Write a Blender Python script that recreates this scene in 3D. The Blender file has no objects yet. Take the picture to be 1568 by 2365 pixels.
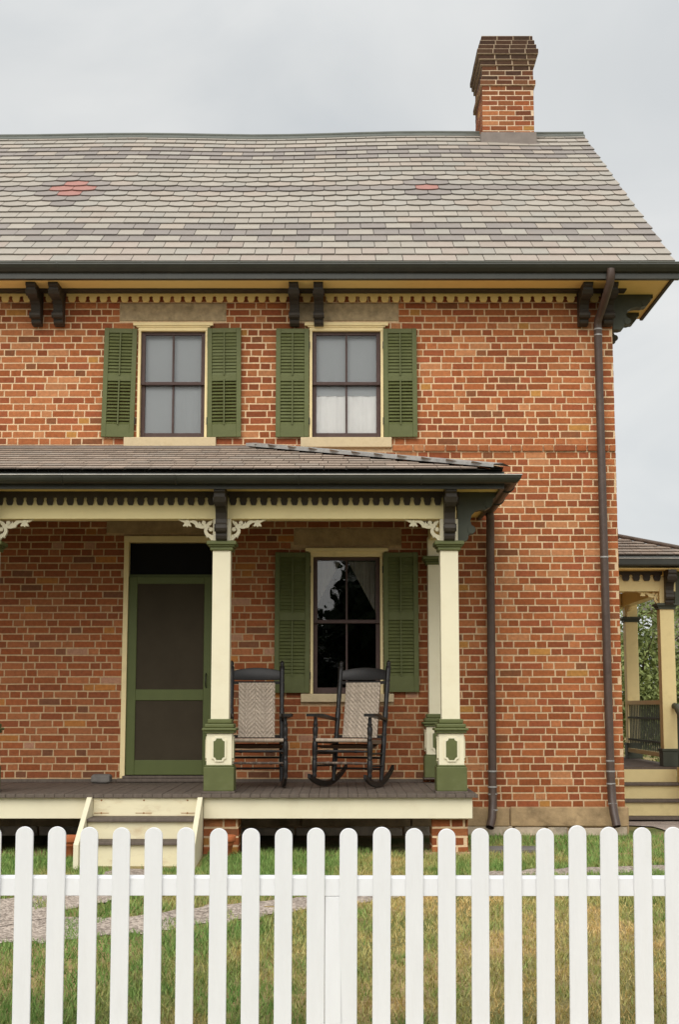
import bpy, math, random
import numpy as np
from mathutils import Vector, noise as mnoise
R = math.radians
rnd = random.Random(7)
sc = bpy.context.scene
COL = sc.collection

# ------------------------------------------------------------------ camera, world, sun, exposure
cd = bpy.data.cameras.new('camera'); cam = bpy.data.objects.new('camera', cd); COL.objects.link(cam)
cd.sensor_fit = 'VERTICAL'; cd.sensor_height = 36.0; cd.lens = 36.0 * 3285 / 2365
cd.clip_start = 0.1; cd.clip_end = 2000
EYE = 1.25
cam.location = (0, 0, EYE); cam.rotation_euler = (R(90 + 7.766), 0, 0)
sc.camera = cam

SUN_EL, SUN_AZ = 40.0, 192.0            # azimuth: clockwise from +Y; 180 = behind the camera
w = bpy.data.worlds.new('World'); sc.world = w; w.use_nodes = True
nt = w.node_tree; nd = nt.nodes; lk = nt.links
for n in list(nd): nd.remove(n)
out = nd.new('ShaderNodeOutputWorld'); bg = nd.new('ShaderNodeBackground')
sky = nd.new('ShaderNodeTexSky'); sky.sky_type = 'NISHITA'; sky.sun_disc = False
sky.sun_elevation = R(SUN_EL); sky.sun_rotation = R(SUN_AZ); sky.air_density = 1.0; sky.dust_density = 3.0
tc = nd.new('ShaderNodeTexCoord'); mp = nd.new('ShaderNodeMapping'); mp.inputs['Scale'].default_value = (1.5, 1.5, 2.6)
mp.inputs['Rotation'].default_value = (0.25, 0.15, 0.4)
nz = nd.new('ShaderNodeTexNoise'); nz.inputs['Scale'].default_value = 1.9; nz.inputs['Detail'].default_value = 6; nz.inputs['Roughness'].default_value = 0.5
nz.inputs['Distortion'].default_value = 0.5
cr = nd.new('ShaderNodeValToRGB'); e = cr.color_ramp.elements
e[0].position = 0.33; e[0].color = (0.425, 0.45, 0.465, 1); e[1].position = 0.68; e[1].color = (0.625, 0.625, 0.61, 1)
lk.new(tc.outputs['Generated'], mp.inputs['Vector']); lk.new(mp.outputs['Vector'], nz.inputs['Vector']); lk.new(nz.outputs['Fac'], cr.inputs['Fac'])
sx = nd.new('ShaderNodeSeparateXYZ'); lk.new(tc.outputs['Generated'], sx.inputs['Vector'])
def wmath(op, a, b):
    m = nd.new('ShaderNodeMath'); m.operation = op
    for i, q in enumerate((a, b)):
        if isinstance(q, (int, float)): m.inputs[i].default_value = q
        else: lk.new(q, m.inputs[i])
    return m.outputs[0]
# overcast sky: brighter high up and on the side of the veiled sun, whiter near the horizon
up = wmath('MAXIMUM', sx.outputs['Z'], 0.0)
hi = wmath('MULTIPLY', wmath('MAXIMUM', wmath('SUBTRACT', up, 0.42), 0.0), 1.2)
back = wmath('MULTIPLY', wmath('MAXIMUM', wmath('MULTIPLY', sx.outputs['Y'], -1.0), 0.0), 0.75)
hz = wmath('MULTIPLY', wmath('POWER', wmath('SUBTRACT', 1.0, up), 7.0), 0.2)
gain = wmath('ADD', wmath('ADD', wmath('ADD', hi, back), hz), 1.0)
vm = nd.new('ShaderNodeVectorMath'); vm.operation = 'SCALE'; lk.new(cr.outputs['Color'], vm.inputs[0]); lk.new(gain, vm.inputs['Scale'])
sm = nd.new('ShaderNodeVectorMath'); sm.operation = 'SCALE'; lk.new(sky.outputs['Color'], sm.inputs[0]); sm.inputs['Scale'].default_value = 0.1
mx = nd.new('ShaderNodeMixRGB'); mx.inputs['Fac'].default_value = 0.93
lk.new(sm.outputs['Vector'], mx.inputs['Color1']); lk.new(vm.outputs['Vector'], mx.inputs['Color2'])
lk.new(mx.outputs['Color'], bg.inputs['Color']); bg.inputs['Strength'].default_value = 1.0
lk.new(bg.outputs['Background'], out.inputs['Surface'])

sd = bpy.data.lights.new('sun', 'SUN'); sd.energy = 1.5; sd.angle = R(50); sd.color = (1.0, 0.97, 0.92)
so = bpy.data.objects.new('sun', sd); COL.objects.link(so)
az, el = R(SUN_AZ), R(SUN_EL)
dirv = Vector((math.sin(az) * math.cos(el), math.cos(az) * math.cos(el), math.sin(el)))
so.rotation_euler = dirv.to_track_quat('Z', 'Y').to_euler()
sc.view_settings.view_transform = 'Standard'; sc.view_settings.look = 'None'
sc.view_settings.exposure = 0.43; sc.view_settings.gamma = 1.0

# ------------------------------------------------------------------ helpers
def lin(c):
    return tuple(((v / 255.0) / 12.92 if v <= 10 else ((v / 255.0 + 0.055) / 1.055) ** 2.4) for v in c)

class MB:
    """collects faces; each face may carry a colour"""
    def __init__(self): self.v = []; self.f = []; self.c = []; self.smooth = []
    def face(self, pts, col=None, smooth=False):
        b = len(self.v); self.v.extend([tuple(p) for p in pts]); self.f.append(tuple(range(b, b + len(pts)))); self.c.append(col); self.smooth.append(smooth)
    def mesh(self, vs, fs, col=None, smooth=False):
        b = len(self.v); self.v.extend([tuple(p) for p in vs])
        for f in fs: self.f.append(tuple(b + i for i in f)); self.c.append(col); self.smooth.append(smooth)
    def box(self, x0, x1, y0, y1, z0, z1, col=None):
        v = [(x0, y0, z0), (x1, y0, z0), (x1, y1, z0), (x0, y1, z0), (x0, y0, z1), (x1, y0, z1), (x1, y1, z1), (x0, y1, z1)]
        self.mesh(v, [(0, 3, 2, 1), (4, 5, 6, 7), (0, 1, 5, 4), (1, 2, 6, 5), (2, 3, 7, 6), (3, 0, 4, 7)], col)
    def prism(self, poly, axis, a0, a1, col=None, smooth=False):
        """poly: 2-D outline; axis 'x' -> (y,z), 'y' -> (x,z), 'z' -> (x,y)"""
        def m(p, a):
            return (a, p[0], p[1]) if axis == 'x' else ((p[0], a, p[1]) if axis == 'y' else (p[0], p[1], a))
        n = len(poly); vs = [m(p, a0) for p in poly] + [m(p, a1) for p in poly]
        area = sum(poly[i][0] * poly[(i + 1) % n][1] - poly[(i + 1) % n][0] * poly[i][1] for i in range(n))
        fl = (area > 0) != (axis == 'y')
        if a1 < a0: fl = not fl
        r = range(n)
        caps = [tuple(reversed(r)), tuple(n + i for i in r)]; sides = [(i, (i + 1) % n, n + (i + 1) % n, n + i) for i in r]
        if not fl: caps = [tuple(reversed(c)) for c in caps]; sides = [tuple(reversed(c)) for c in sides]
        self.mesh(vs, caps, col); self.mesh(vs, sides, col, smooth)
    def tube(self, pts, rad, seg=10, col=None, caps=True):
        P = [Vector(p) for p in pts]; n = len(P)
        if not hasattr(rad, '__len__'): rad = [rad] * n
        rings = []; prev = None
        for i in range(n):
            t = (P[min(i + 1, n - 1)] - P[max(i - 1, 0)]).normalized()
            if prev is None:
                a = Vector((0, 0, 1)) if abs(t.z) < 0.9 else Vector((1, 0, 0)); u = t.cross(a).normalized()
            else: u = (prev - t * prev.dot(t)).normalized()
            prev = u; wv = t.cross(u)
            rings.append([P[i] + (u * math.cos(2 * math.pi * k / seg) + wv * math.sin(2 * math.pi * k / seg)) * rad[i] for k in range(seg)])
        vs = [q for r_ in rings for q in r_]; fs = []
        for i in range(n - 1):
            for k in range(seg): fs.append((i * seg + k, i * seg + (k + 1) % seg, (i + 1) * seg + (k + 1) % seg, (i + 1) * seg + k))
        self.mesh(vs, fs, col, True)
        if caps:
            self.mesh(rings[0], [tuple(reversed(range(seg)))], col); self.mesh(rings[-1], [tuple(range(seg))], col)
    def turned(self, p0, p1, prof, seg=10):
        """prof: list of (t, radius) along p0->p1"""
        a, b = Vector(p0), Vector(p1)
        self.tube([a.lerp(b, t) for t, _ in prof], [q for _, q in prof], seg)
    def lathe(self, prof, c=(0, 0, 0), seg=24):
        vs = []; fs = []
        for (q, z) in prof:
            for k in range(seg):
                a = 2 * math.pi * k / seg; vs.append((c[0] + q * math.cos(a), c[1] + q * math.sin(a), c[2] + z))
        for i in range(len(prof) - 1):
            for k in range(seg): fs.append((i * seg + k, i * seg + (k + 1) % seg, (i + 1) * seg + (k + 1) % seg, (i + 1) * seg + k))
        self.mesh(vs, fs, None, True)

def wloc(o):
    v = Vector((0, 0, 0))
    while o is not None: v += o.location; o = o.parent
    return v

def obj(name, mb, mat, parent=None, loc=None, bevel=0, kind=None):
    """one mesh object. loc None: vertices are in world coordinates; else local, placed at world loc"""
    me = bpy.data.meshes.new(name)
    base = wloc(parent) if parent else Vector((0, 0, 0))
    vs = np.array(mb.v, dtype=float).reshape(-1, 3)
    if loc is None: vs = vs - np.array(base)
    me.from_pydata([tuple(v) for v in vs], [], mb.f)
    if any(c is not None for c in mb.c):
        at = me.color_attributes.new('Col', 'FLOAT_COLOR', 'CORNER')
        arr = []
        for f, c in zip(mb.f, mb.c):
            c = c or (1, 1, 1); arr.extend((c[0], c[1], c[2], 1.0) * len(f))
        at.data.foreach_set('color', arr)
    me.polygons.foreach_set('use_smooth', mb.smooth)
    me.materials.append(mat); me.update()
    o = bpy.data.objects.new(name, me); COL.objects.link(o)
    if parent: o.parent = parent
    if loc is not None: o.location = Vector(loc) - base
    if bevel:
        b = o.modifiers.new('bevel', 'BEVEL'); b.width = bevel; b.segments = 2; b.limit_method = 'ANGLE'; b.angle_limit = R(40)
    if kind: o['kind'] = kind
    return o

def each(name, boxes, mat, parent, bevel=0):
    out_ = []
    for q in boxes:
        m_ = q
        if not isinstance(q, MB): m_ = MB(); m_.box(*q)
        out_.append(obj(name, m_, mat, parent, bevel=bevel))
    return out_
def thing(name, label, cat, loc=(0, 0, 0), rz=0, group=None):
    o = bpy.data.objects.new(name, None); COL.objects.link(o); o.empty_display_size = 0.2
    o.location = loc; o.rotation_euler = (0, 0, rz); o['label'] = label; o['category'] = cat
    if group: o['group'] = group
    return o
def tag(o, label, cat, group=None):
    o['label'] = label; o['category'] = cat
    if group: o['group'] = group
    return o
def copy_tree(o, parent=None):
    c = o.copy(); COL.objects.link(c)
    if parent: c.parent = parent
    for ch in list(o.children): copy_tree(ch, c)
    return c

def material(name, col, rough=0.7, var=0.08, scale=6.0, stretch=(1, 1, 1), bump=0.0, bscale=60.0, attr=False, spec=0.3, dirt=None, dirt_amt=0.0, dirt_scale=3.0, metal=0.0, var2=0.0):
    m = bpy.data.materials.new(name); m.use_nodes = True; t = m.node_tree; N = t.nodes; L = t.links
    b = N['Principled BSDF']; b.inputs['Roughness'].default_value = rough; b.inputs['Metallic'].default_value = metal
    b.inputs['Specular IOR Level'].default_value = spec
    co = N.new('ShaderNodeTexCoord'); mp = N.new('ShaderNodeMapping'); mp.inputs['Scale'].default_value = stretch
    L.new(co.outputs['Object'], mp.inputs['Vector'])
    n1 = N.new('ShaderNodeTexNoise'); n1.inputs['Scale'].default_value = scale; n1.inputs['Detail'].default_value = 8; n1.inputs['Roughness'].default_value = 0.6
    L.new(mp.outputs['Vector'], n1.inputs['Vector'])
    mr = N.new('ShaderNodeMapRange'); mr.inputs['From Min'].default_value = 0.25; mr.inputs['From Max'].default_value = 0.75
    mr.inputs['To Min'].default_value = 1 - var; mr.inputs['To Max'].default_value = 1 + var
    L.new(n1.outputs['Fac'], mr.inputs['Value'])
    sc_ = N.new('ShaderNodeVectorMath'); sc_.operation = 'SCALE'
    if attr:
        a = N.new('ShaderNodeVertexColor'); a.layer_name = 'Col'; L.new(a.outputs['Color'], sc_.inputs[0])
    else: sc_.inputs[0].default_value = col
    L.new(mr.outputs['Result'], sc_.inputs['Scale'])
    cur = sc_.outputs['Vector']
    if dirt:
        n2 = N.new('ShaderNodeTexNoise'); n2.inputs['Scale'].default_value = dirt_scale; n2.inputs['Detail'].default_value = 10; n2.inputs['Roughness'].default_value = 0.7
        L.new(mp.outputs['Vector'], n2.inputs['Vector'])
        r2 = N.new('ShaderNodeMapRange'); r2.inputs['From Min'].default_value = 0.52; r2.inputs['From Max'].default_value = 0.75
        r2.inputs['To Max'].default_value = dirt_amt; L.new(n2.outputs['Fac'], r2.inputs['Value'])
        mm = N.new('ShaderNodeMixRGB'); mm.inputs['Color2'].default_value = (*dirt, 1); L.new(r2.outputs['Result'], mm.inputs['Fac']); L.new(cur, mm.inputs['Color1'])
        cur = mm.outputs['Color']
    L.new(cur, b.inputs['Base Color'])
    if bump:
        n3 = N.new('ShaderNodeTexNoise'); n3.inputs['Scale'].default_value = bscale; n3.inputs['Detail'].default_value = 5
        L.new(mp.outputs['Vector'], n3.inputs['Vector'])
        bp = N.new('ShaderNodeBump'); bp.inputs['Strength'].default_value = bump; bp.inputs['Distance'].default_value = 0.01
        L.new(n3.outputs['Fac'], bp.inputs['Height']); L.new(bp.outputs['Normal'], b.inputs['Normal'])
    return m

M = {}
M['brick'] = material('brick', None, 0.92, 0.22, 30, bump=0.35, bscale=90, attr=True, spec=0.15, dirt=(0.16, 0.10, 0.06), dirt_amt=0.28, dirt_scale=14)
M['stone'] = material('stone', (0.40, 0.28, 0.155), 0.95, 0.34, 7, bump=0.6, bscale=35, spec=0.1, dirt=(0.085, 0.062, 0.036), dirt_amt=1.0, dirt_scale=2.2)
M['lintel'] = material('lintel_stone', (0.43, 0.335, 0.205), 0.95, 0.3, 16, bump=0.4, bscale=40, spec=0.1, dirt=(0.14, 0.12, 0.06), dirt_amt=0.65, dirt_scale=9)
M['sill'] = material('sill_stone', (0.60, 0.48, 0.30), 0.9, 0.12, 12, bump=0.3, bscale=40, spec=0.15, dirt=(0.35, 0.26, 0.14), dirt_amt=0.5, dirt_scale=12)
M['slate'] = material('slate', None, 0.62, 0.07, 9, stretch=(1, 1, 1), bump=0.12, bscale=60, attr=True, spec=0.35, dirt=(0.30, 0.21, 0.15), dirt_amt=0.2, dirt_scale=5)
M['shingle'] = material('wood_shingle', None, 0.9, 0.15, 20, stretch=(3, 0.6, 1), bump=0.3, bscale=50, attr=True, spec=0.15)
M['yellow'] = material('shaded_yellow_paint', (0.90, 0.66, 0.25), 0.6, 0.05, 7, bump=0.06, bscale=30, spec=0.25, dirt=(0.45, 0.30, 0.12), dirt_amt=0.25, dirt_scale=7)  # same paint as the casing, eave shade put into the colour as deeper yellow
M['casing'] = material('pale_yellow_paint', (0.88, 0.72, 0.39), 0.6, 0.05, 7, bump=0.06, bscale=30, spec=0.25, dirt=(0.45, 0.32, 0.14), dirt_amt=0.25, dirt_scale=9)
M['cream'] = material('cream_paint', (0.775, 0.71, 0.515), 0.58, 0.035, 4, bump=0.06, bscale=26, spec=0.25, dirt=(0.5, 0.36, 0.16), dirt_amt=0.16, dirt_scale=5)
M['beam'] = material('shaded_cream_paint', (0.86, 0.74, 0.40), 0.58, 0.035, 4, bump=0.06, bscale=26, spec=0.25, dirt=(0.5, 0.36, 0.16), dirt_amt=0.16, dirt_scale=5)  # the columns' cream with its yellower shaded tone put into the colour
M['green'] = material('green_paint', (0.108, 0.120, 0.040), 0.55, 0.12, 8, bump=0.08, bscale=40, spec=0.3, dirt=(0.18, 0.19, 0.10), dirt_amt=0.35, dirt_scale=7)
M['green_door'] = material('door_green_paint', (0.098, 0.118, 0.034), 0.5, 0.08, 6, bump=0.05, bscale=30, spec=0.3)
M['brown'] = material('brown_paint', (0.042, 0.034, 0.025), 0.55, 0.15, 9, bump=0.08, bscale=30, spec=0.3, dirt=(0.09, 0.07, 0.055), dirt_amt=0.4, dirt_scale=6)
M['sash'] = material('sash_paint', (0.072, 0.042, 0.036), 0.55, 0.12, 12, spec=0.3, dirt=(0.14, 0.1, 0.085), dirt_amt=0.3, dirt_scale=12)
M['olive'] = material('gutter_olive', (0.033, 0.034, 0.025), 0.42, 0.15, 5, bump=0.05, bscale=14, spec=0.4, dirt=(0.07, 0.065, 0.045), dirt_amt=0.4, dirt_scale=4)
M['bracket_green'] = material('bracket_green', (0.062, 0.068, 0.047), 0.55, 0.15, 9, spec=0.3)
M['copper'] = material('brown_metal', (0.075, 0.048, 0.036), 0.42, 0.22, 10, bump=0.06, bscale=30, spec=0.45, dirt=(0.12, 0.09, 0.07), dirt_amt=0.5, dirt_scale=9)
M['zinc'] = material('zinc', (0.36, 0.35, 0.33), 0.5, 0.2, 20, spec=0.4, metal=0.1, dirt=(0.10, 0.095, 0.09), dirt_amt=0.75, dirt_scale=8)
M['rim'] = material('metal_rim', (0.42, 0.40, 0.36), 0.35, 0.2, 8, spec=0.5, metal=0.3)
M['lead'] = material('lead_flashing', (0.20, 0.165, 0.14), 0.55, 0.2, 7, spec=0.3, bump=0.1, bscale=9, dirt=(0.10, 0.08, 0.07), dirt_amt=0.5, dirt_scale=5)
M['deck'] = material('deck_paint', (0.125, 0.098, 0.078), 0.75, 0.2, 9, stretch=(4, 0.7, 1), bump=0.2, bscale=30, spec=0.25, dirt=(0.22, 0.18, 0.14), dirt_amt=0.4, dirt_scale=5)
M['white'] = material('white_paint', (0.80, 0.80, 0.81), 0.55, 0.03, 5, stretch=(3, 3, 0.5), bump=0.1, bscale=30, spec=0.3, dirt=(0.70, 0.68, 0.64), dirt_amt=0.2, dirt_scale=7)
M['black'] = material('black_paint', (0.013, 0.011, 0.010), 0.36, 0.2, 14, bump=0.05, bscale=60, spec=0.3, dirt=(0.06, 0.045, 0.035), dirt_amt=0.25, dirt_scale=12)
M['screen'] = material('fly_screen', (0.055, 0.043, 0.027), 0.8, 0.15, 3, spec=0.15)
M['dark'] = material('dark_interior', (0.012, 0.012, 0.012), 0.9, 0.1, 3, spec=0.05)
M['blind'] = material('grey_blind', (0.42, 0.435, 0.44), 0.9, 0.04, 2, spec=0.1)
M['curtain'] = material('white_curtain', (0.93, 0.91, 0.88), 0.95, 0.04, 8, spec=0.05)
M['lace'] = material('net_curtain', (0.36, 0.33, 0.28), 0.95, 0.1, 18, spec=0.05)
M['terracotta'] = material('terracotta', (0.42, 0.13, 0.05), 0.85, 0.15, 14, spec=0.15, dirt=(0.5, 0.32, 0.22), dirt_amt=0.4, dirt_scale=12)
M['flag'] = material('flagstone', (0.17, 0.155, 0.14), 0.9, 0.2, 12, bump=0.4, bscale=30, spec=0.15)
M['leaf'] = material('leaf', None, 0.55, 0.2, 3, attr=True, spec=0.3)
M['bark'] = material('bark', (0.09, 0.07, 0.05), 0.95, 0.3, 18, stretch=(1, 1, 0.3), bump=0.6, bscale=20, spec=0.1)
M['blade'] = material('grass_blade', None, 0.7, 0.1, 2, attr=True, spec=0.2)
M['siding'] = material('siding', (0.42, 0.38, 0.32), 0.8, 0.08, 4, spec=0.2)

def glass(name, refl):
    m = bpy.data.materials.new(name); m.use_nodes = True; t = m.node_tree; N = t.nodes; L = t.links
    for n in list(N): N.remove(n)
    o = N.new('ShaderNodeOutputMaterial'); mix = N.new('ShaderNodeMixShader'); tr = N.new('ShaderNodeBsdfTransparent'); gl = N.new('ShaderNodeBsdfGlossy')
    gl.inputs['Roughness'].default_value = 0.012; tr.inputs['Color'].default_value = (0.985, 0.99, 0.985, 1)
    fr = N.new('ShaderNodeFresnel'); fr.inputs['IOR'].default_value = 1.5; mu = N.new('ShaderNodeMath'); mu.operation = 'MULTIPLY'; mu.use_clamp = True
    mu.inputs[1].default_value = refl; L.new(fr.outputs[0], mu.inputs[0])
    co = N.new('ShaderNodeTexCoord'); nz = N.new('ShaderNodeTexNoise'); nz.inputs['Scale'].default_value = 3.5; bp = N.new('ShaderNodeBump'); bp.inputs['Strength'].default_value = 0.06; bp.inputs['Distance'].default_value = 0.02
    L.new(co.outputs['Object'], nz.inputs['Vector']); L.new(nz.outputs['Fac'], bp.inputs['Height']); L.new(bp.outputs['Normal'], gl.inputs['Normal'])
    L.new(mu.outputs[0], mix.inputs['Fac']); L.new(tr.outputs[0], mix.inputs[1]); L.new(gl.outputs[0], mix.inputs[2]); L.new(mix.outputs[0], o.inputs['Surface'])
    return m
M['glass'] = glass('old_glass', 2.5); M['glass_clear'] = glass('clear_glass', 1.3)

def weave_mat():
    m = material('cane_weave', (0.36, 0.285, 0.21), 0.8, 0.2, 30, spec=0.25, dirt=(0.12, 0.085, 0.06), dirt_amt=0.35, dirt_scale=9)
    return m
M['weave'] = material('cane_weave', None, 0.75, 0.2, 40, attr=True, spec=0.25)

# ------------------------------------------------------------------ ground
def gz(y):
    if y >= 15.0: return -min(0.2, (y - 15.0) * 0.07)
    if y >= 12.3: return 0.0
    if y >= 10.2: return -(12.3 - y) * 0.064
    return max(-0.56, -0.1344 - (10.2 - y) * 0.142)
def ground_mat():
    m = bpy.data.materials.new('lawn_soil'); m.use_nodes = True; t = m.node_tree; N = t.nodes; L = t.links; b = N['Principled BSDF']
    b.inputs['Roughness'].default_value = 0.95; b.inputs['Specular IOR Level'].default_value = 0.1
    co = N.new('ShaderNodeTexCoord')
    n1 = N.new('ShaderNodeTexNoise'); n1.inputs['Scale'].default_value = 0.9; n1.inputs['Detail'].default_value = 9; n1.inputs['Roughness'].default_value = 0.65
    n2 = N.new('ShaderNodeTexNoise'); n2.inputs['Scale'].default_value = 45; n2.inputs['Detail'].default_value = 6
    L.new(co.outputs['Object'], n1.inputs['Vector']); L.new(co.outputs['Object'], n2.inputs['Vector'])
    r = N.new('ShaderNodeValToRGB'); e = r.color_ramp.elements
    e[0].position = 0.4; e[0].color = (0.13, 0.155, 0.05, 1); e[1].position = 0.62; e[1].color = (0.40, 0.28, 0.14, 1)
    L.new(n1.outputs['Fac'], r.inputs['Fac'])
    mx = N.new('ShaderNodeMixRGB'); mx.blend_type = 'OVERLAY'; mx.inputs['Fac'].default_value = 0.7
    L.new(r.outputs['Color'], mx.inputs['Color1']); L.new(n2.outputs['Fac'], mx.inputs['Color2']); L.new(mx.outputs['Color'], b.inputs['Base Color'])
    bp = N.new('ShaderNodeBump'); bp.inputs['Strength'].default_value = 0.6; bp.inputs['Distance'].default_value = 0.03
    L.new(n2.outputs['Fac'], bp.inputs['Height']); L.new(bp.outputs['Normal'], b.inputs['Normal'])
    return m
def gravel_mat():
    m = bpy.data.materials.new('gravel'); m.use_nodes = True; t = m.node_tree; N = t.nodes; L = t.links; b = N['Principled BSDF']
    b.inputs['Roughness'].default_value = 0.95; b.inputs['Specular IOR Level'].default_value = 0.1
    co = N.new('ShaderNodeTexCoord'); v = N.new('ShaderNodeTexVoronoi'); v.inputs['Scale'].default_value = 62
    n = N.new('ShaderNodeTexNoise'); n.inputs['Scale'].default_value = 2.2; n.inputs['Detail'].default_value = 8
    L.new(co.outputs['Object'], v.inputs['Vector']); L.new(co.outputs['Object'], n.inputs['Vector'])
    sp = N.new('ShaderNodeSeparateColor'); L.new(v.outputs['Color'], sp.inputs['Color'])
    r = N.new('ShaderNodeValToRGB'); e = r.color_ramp.elements
    e[0].position = 0.0; e[0].color = (0.25, 0.205, 0.17, 1); e[1].position = 1.0; e[1].color = (0.64, 0.54, 0.455, 1)
    q = e.new(0.6); q.color = (0.48, 0.395, 0.33, 1)
    L.new(sp.outputs['Red'], r.inputs['Fac'])
    mx = N.new('ShaderNodeMixRGB'); mx.blend_type = 'MULTIPLY'; mx.inputs['Fac'].default_value = 0.5
    mr = N.new('ShaderNodeMapRange'); mr.inputs['From Min'].default_value = 0.3; mr.inputs['From Max'].default_value = 0.7; mr.inputs['To Min'].default_value = 0.65; mr.inputs['To Max'].default_value = 1.1
    L.new(n.outputs['Fac'], mr.inputs['Value']); L.new(r.outputs['Color'], mx.inputs['Color1']); L.new(mr.outputs['Result'], mx.inputs['Color2'])
    L.new(mx.outputs['Color'], b.inputs['Base Color'])
    bp = N.new('ShaderNodeBump'); bp.inputs['Strength'].default_value = 0.9; bp.inputs['Distance'].default_value = 0.012; bp.invert = True
    L.new(v.outputs['Distance'], bp.inputs['Height']); L.new(bp.outputs['Normal'], b.inputs['Normal'])
    return m
mb = MB()
ys = [-300, -100, -40, -20, -8, 0, 4, 6, 7.2, 8.2, 9.2, 10.2, 11, 12.3, 13.5, 15, 17.86, 20, 40, 100, 400, 900]
xs = [-600, -100, -30, -8, 0, 8, 30, 100, 600]
mb.mesh([(x, y, gz(y)) for y in ys for x in xs], [(j * len(xs) + i, j * len(xs) + i + 1, (j + 1) * len(xs) + i + 1, (j + 1) * len(xs) + i) for j in range(len(ys) - 1) for i in range(len(xs) - 1)])
obj('ground', mb, ground_mat(), kind='structure')
mb = MB(); mb.face([(-60, -11, -.552), (60, -11, -.552), (60, 4.6, -.552), (-60, 4.6, -.552)])
obj('unseen_road', mb, material('unseen_asphalt', (0.055, 0.054, 0.052), 0.9, 0.2, 30, bump=0.3, bscale=80, spec=0.2), kind='structure')  # added out of view: dark sheet that cuts light bounced up to the porch

# gravel path: centre line with half widths; a fork to the steps; a gravel yard beside the house
def ribbon(pts, wob=0.05, seed=1):
    m = MB(); r_ = random.Random(seed); L_ = []; Rr = []
    P = []
    for (a, b) in zip(pts[:-1], pts[1:]):
        for k in range(8):
            t = k / 8; P.append(tuple(a[i] * (1 - t) + b[i] * t for i in range(3)))
    P.append(pts[-1])
    for i, (x, y, h) in enumerate(P):
        a = P[max(i - 1, 0)]; b = P[min(i + 1, len(P) - 1)]; tx, ty = b[0] - a[0], b[1] - a[1]; l = math.hypot(tx, ty) or 1
        nx, ny = -ty / l, tx / l
        h1 = h + wob * (mnoise.noise(Vector((i * 0.43, seed, 0))) * 1.6); h2 = h + wob * (mnoise.noise(Vector((i * 0.43, seed + 9, 0))) * 1.6)
        L_.append((x + nx * h1, y + ny * h1)); Rr.append((x - nx * h2, y - ny * h2))
    return L_, Rr
PATHS = []
main = [(-9, 9.3, .55), (-5, 9.45, .5), (-3.2, 9.6, .38), (-2.2, 9.66, .30), (-1.75, 9.68, .23), (-1.35, 9.75, .19), (-1.0, 9.95, .19), (-.7, 10.06, .2), (-.35, 10.25, .18), (.2, 10.5, .14), (.7, 10.95, .12), (1.3, 11.4, .12), (1.9, 11.55, .15), (2.6, 11.6, .17), (4, 11.8, .25), (7, 12.2, .3)]
fork = [(-2.7, 9.7, .3), (-2.2, 10.15, .33), (-1.9, 10.55, .32), (-1.75, 10.85, .25), (-1.66, 11.2, .2), (-1.6, 11.6, .22)]
yard = [(3.6, 12.9, .1), (3.75, 13.6, .45), (4.1, 14.6, .9), (4.7, 16.2, 1.5), (5.2, 19, 2.0), (5.5, 24, 2.0)]
gm = gravel_mat()
def inpoly(x, y, poly):
    c = False; j = len(poly) - 1
    for i in range(len(poly)):
        if (poly[i][1] > y) != (poly[j][1] > y) and x < (poly[j][0] - poly[i][0]) * (y - poly[i][1]) / (poly[j][1] - poly[i][1]) + poly[i][0]: c = not c
        j = i
    return c
for idx, (pp, dz) in enumerate(((main, .006), (fork, .010), (yard, .014))):
    A, B = ribbon(pp, 0.07, 3 + idx); m_ = MB()
    for i in range(len(A) - 1):
        m_.face([(B[i][0], B[i][1], gz(B[i][1]) + dz), (B[i + 1][0], B[i + 1][1], gz(B[i + 1][1]) + dz), (A[i + 1][0], A[i + 1][1], gz(A[i + 1][1]) + dz), (A[i][0], A[i][1], gz(A[i][1]) + dz)])
    obj(('path', 'path', 'gravel')[idx], m_, gm, kind='structure')
    PATHS.append(A + B[::-1])

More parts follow.
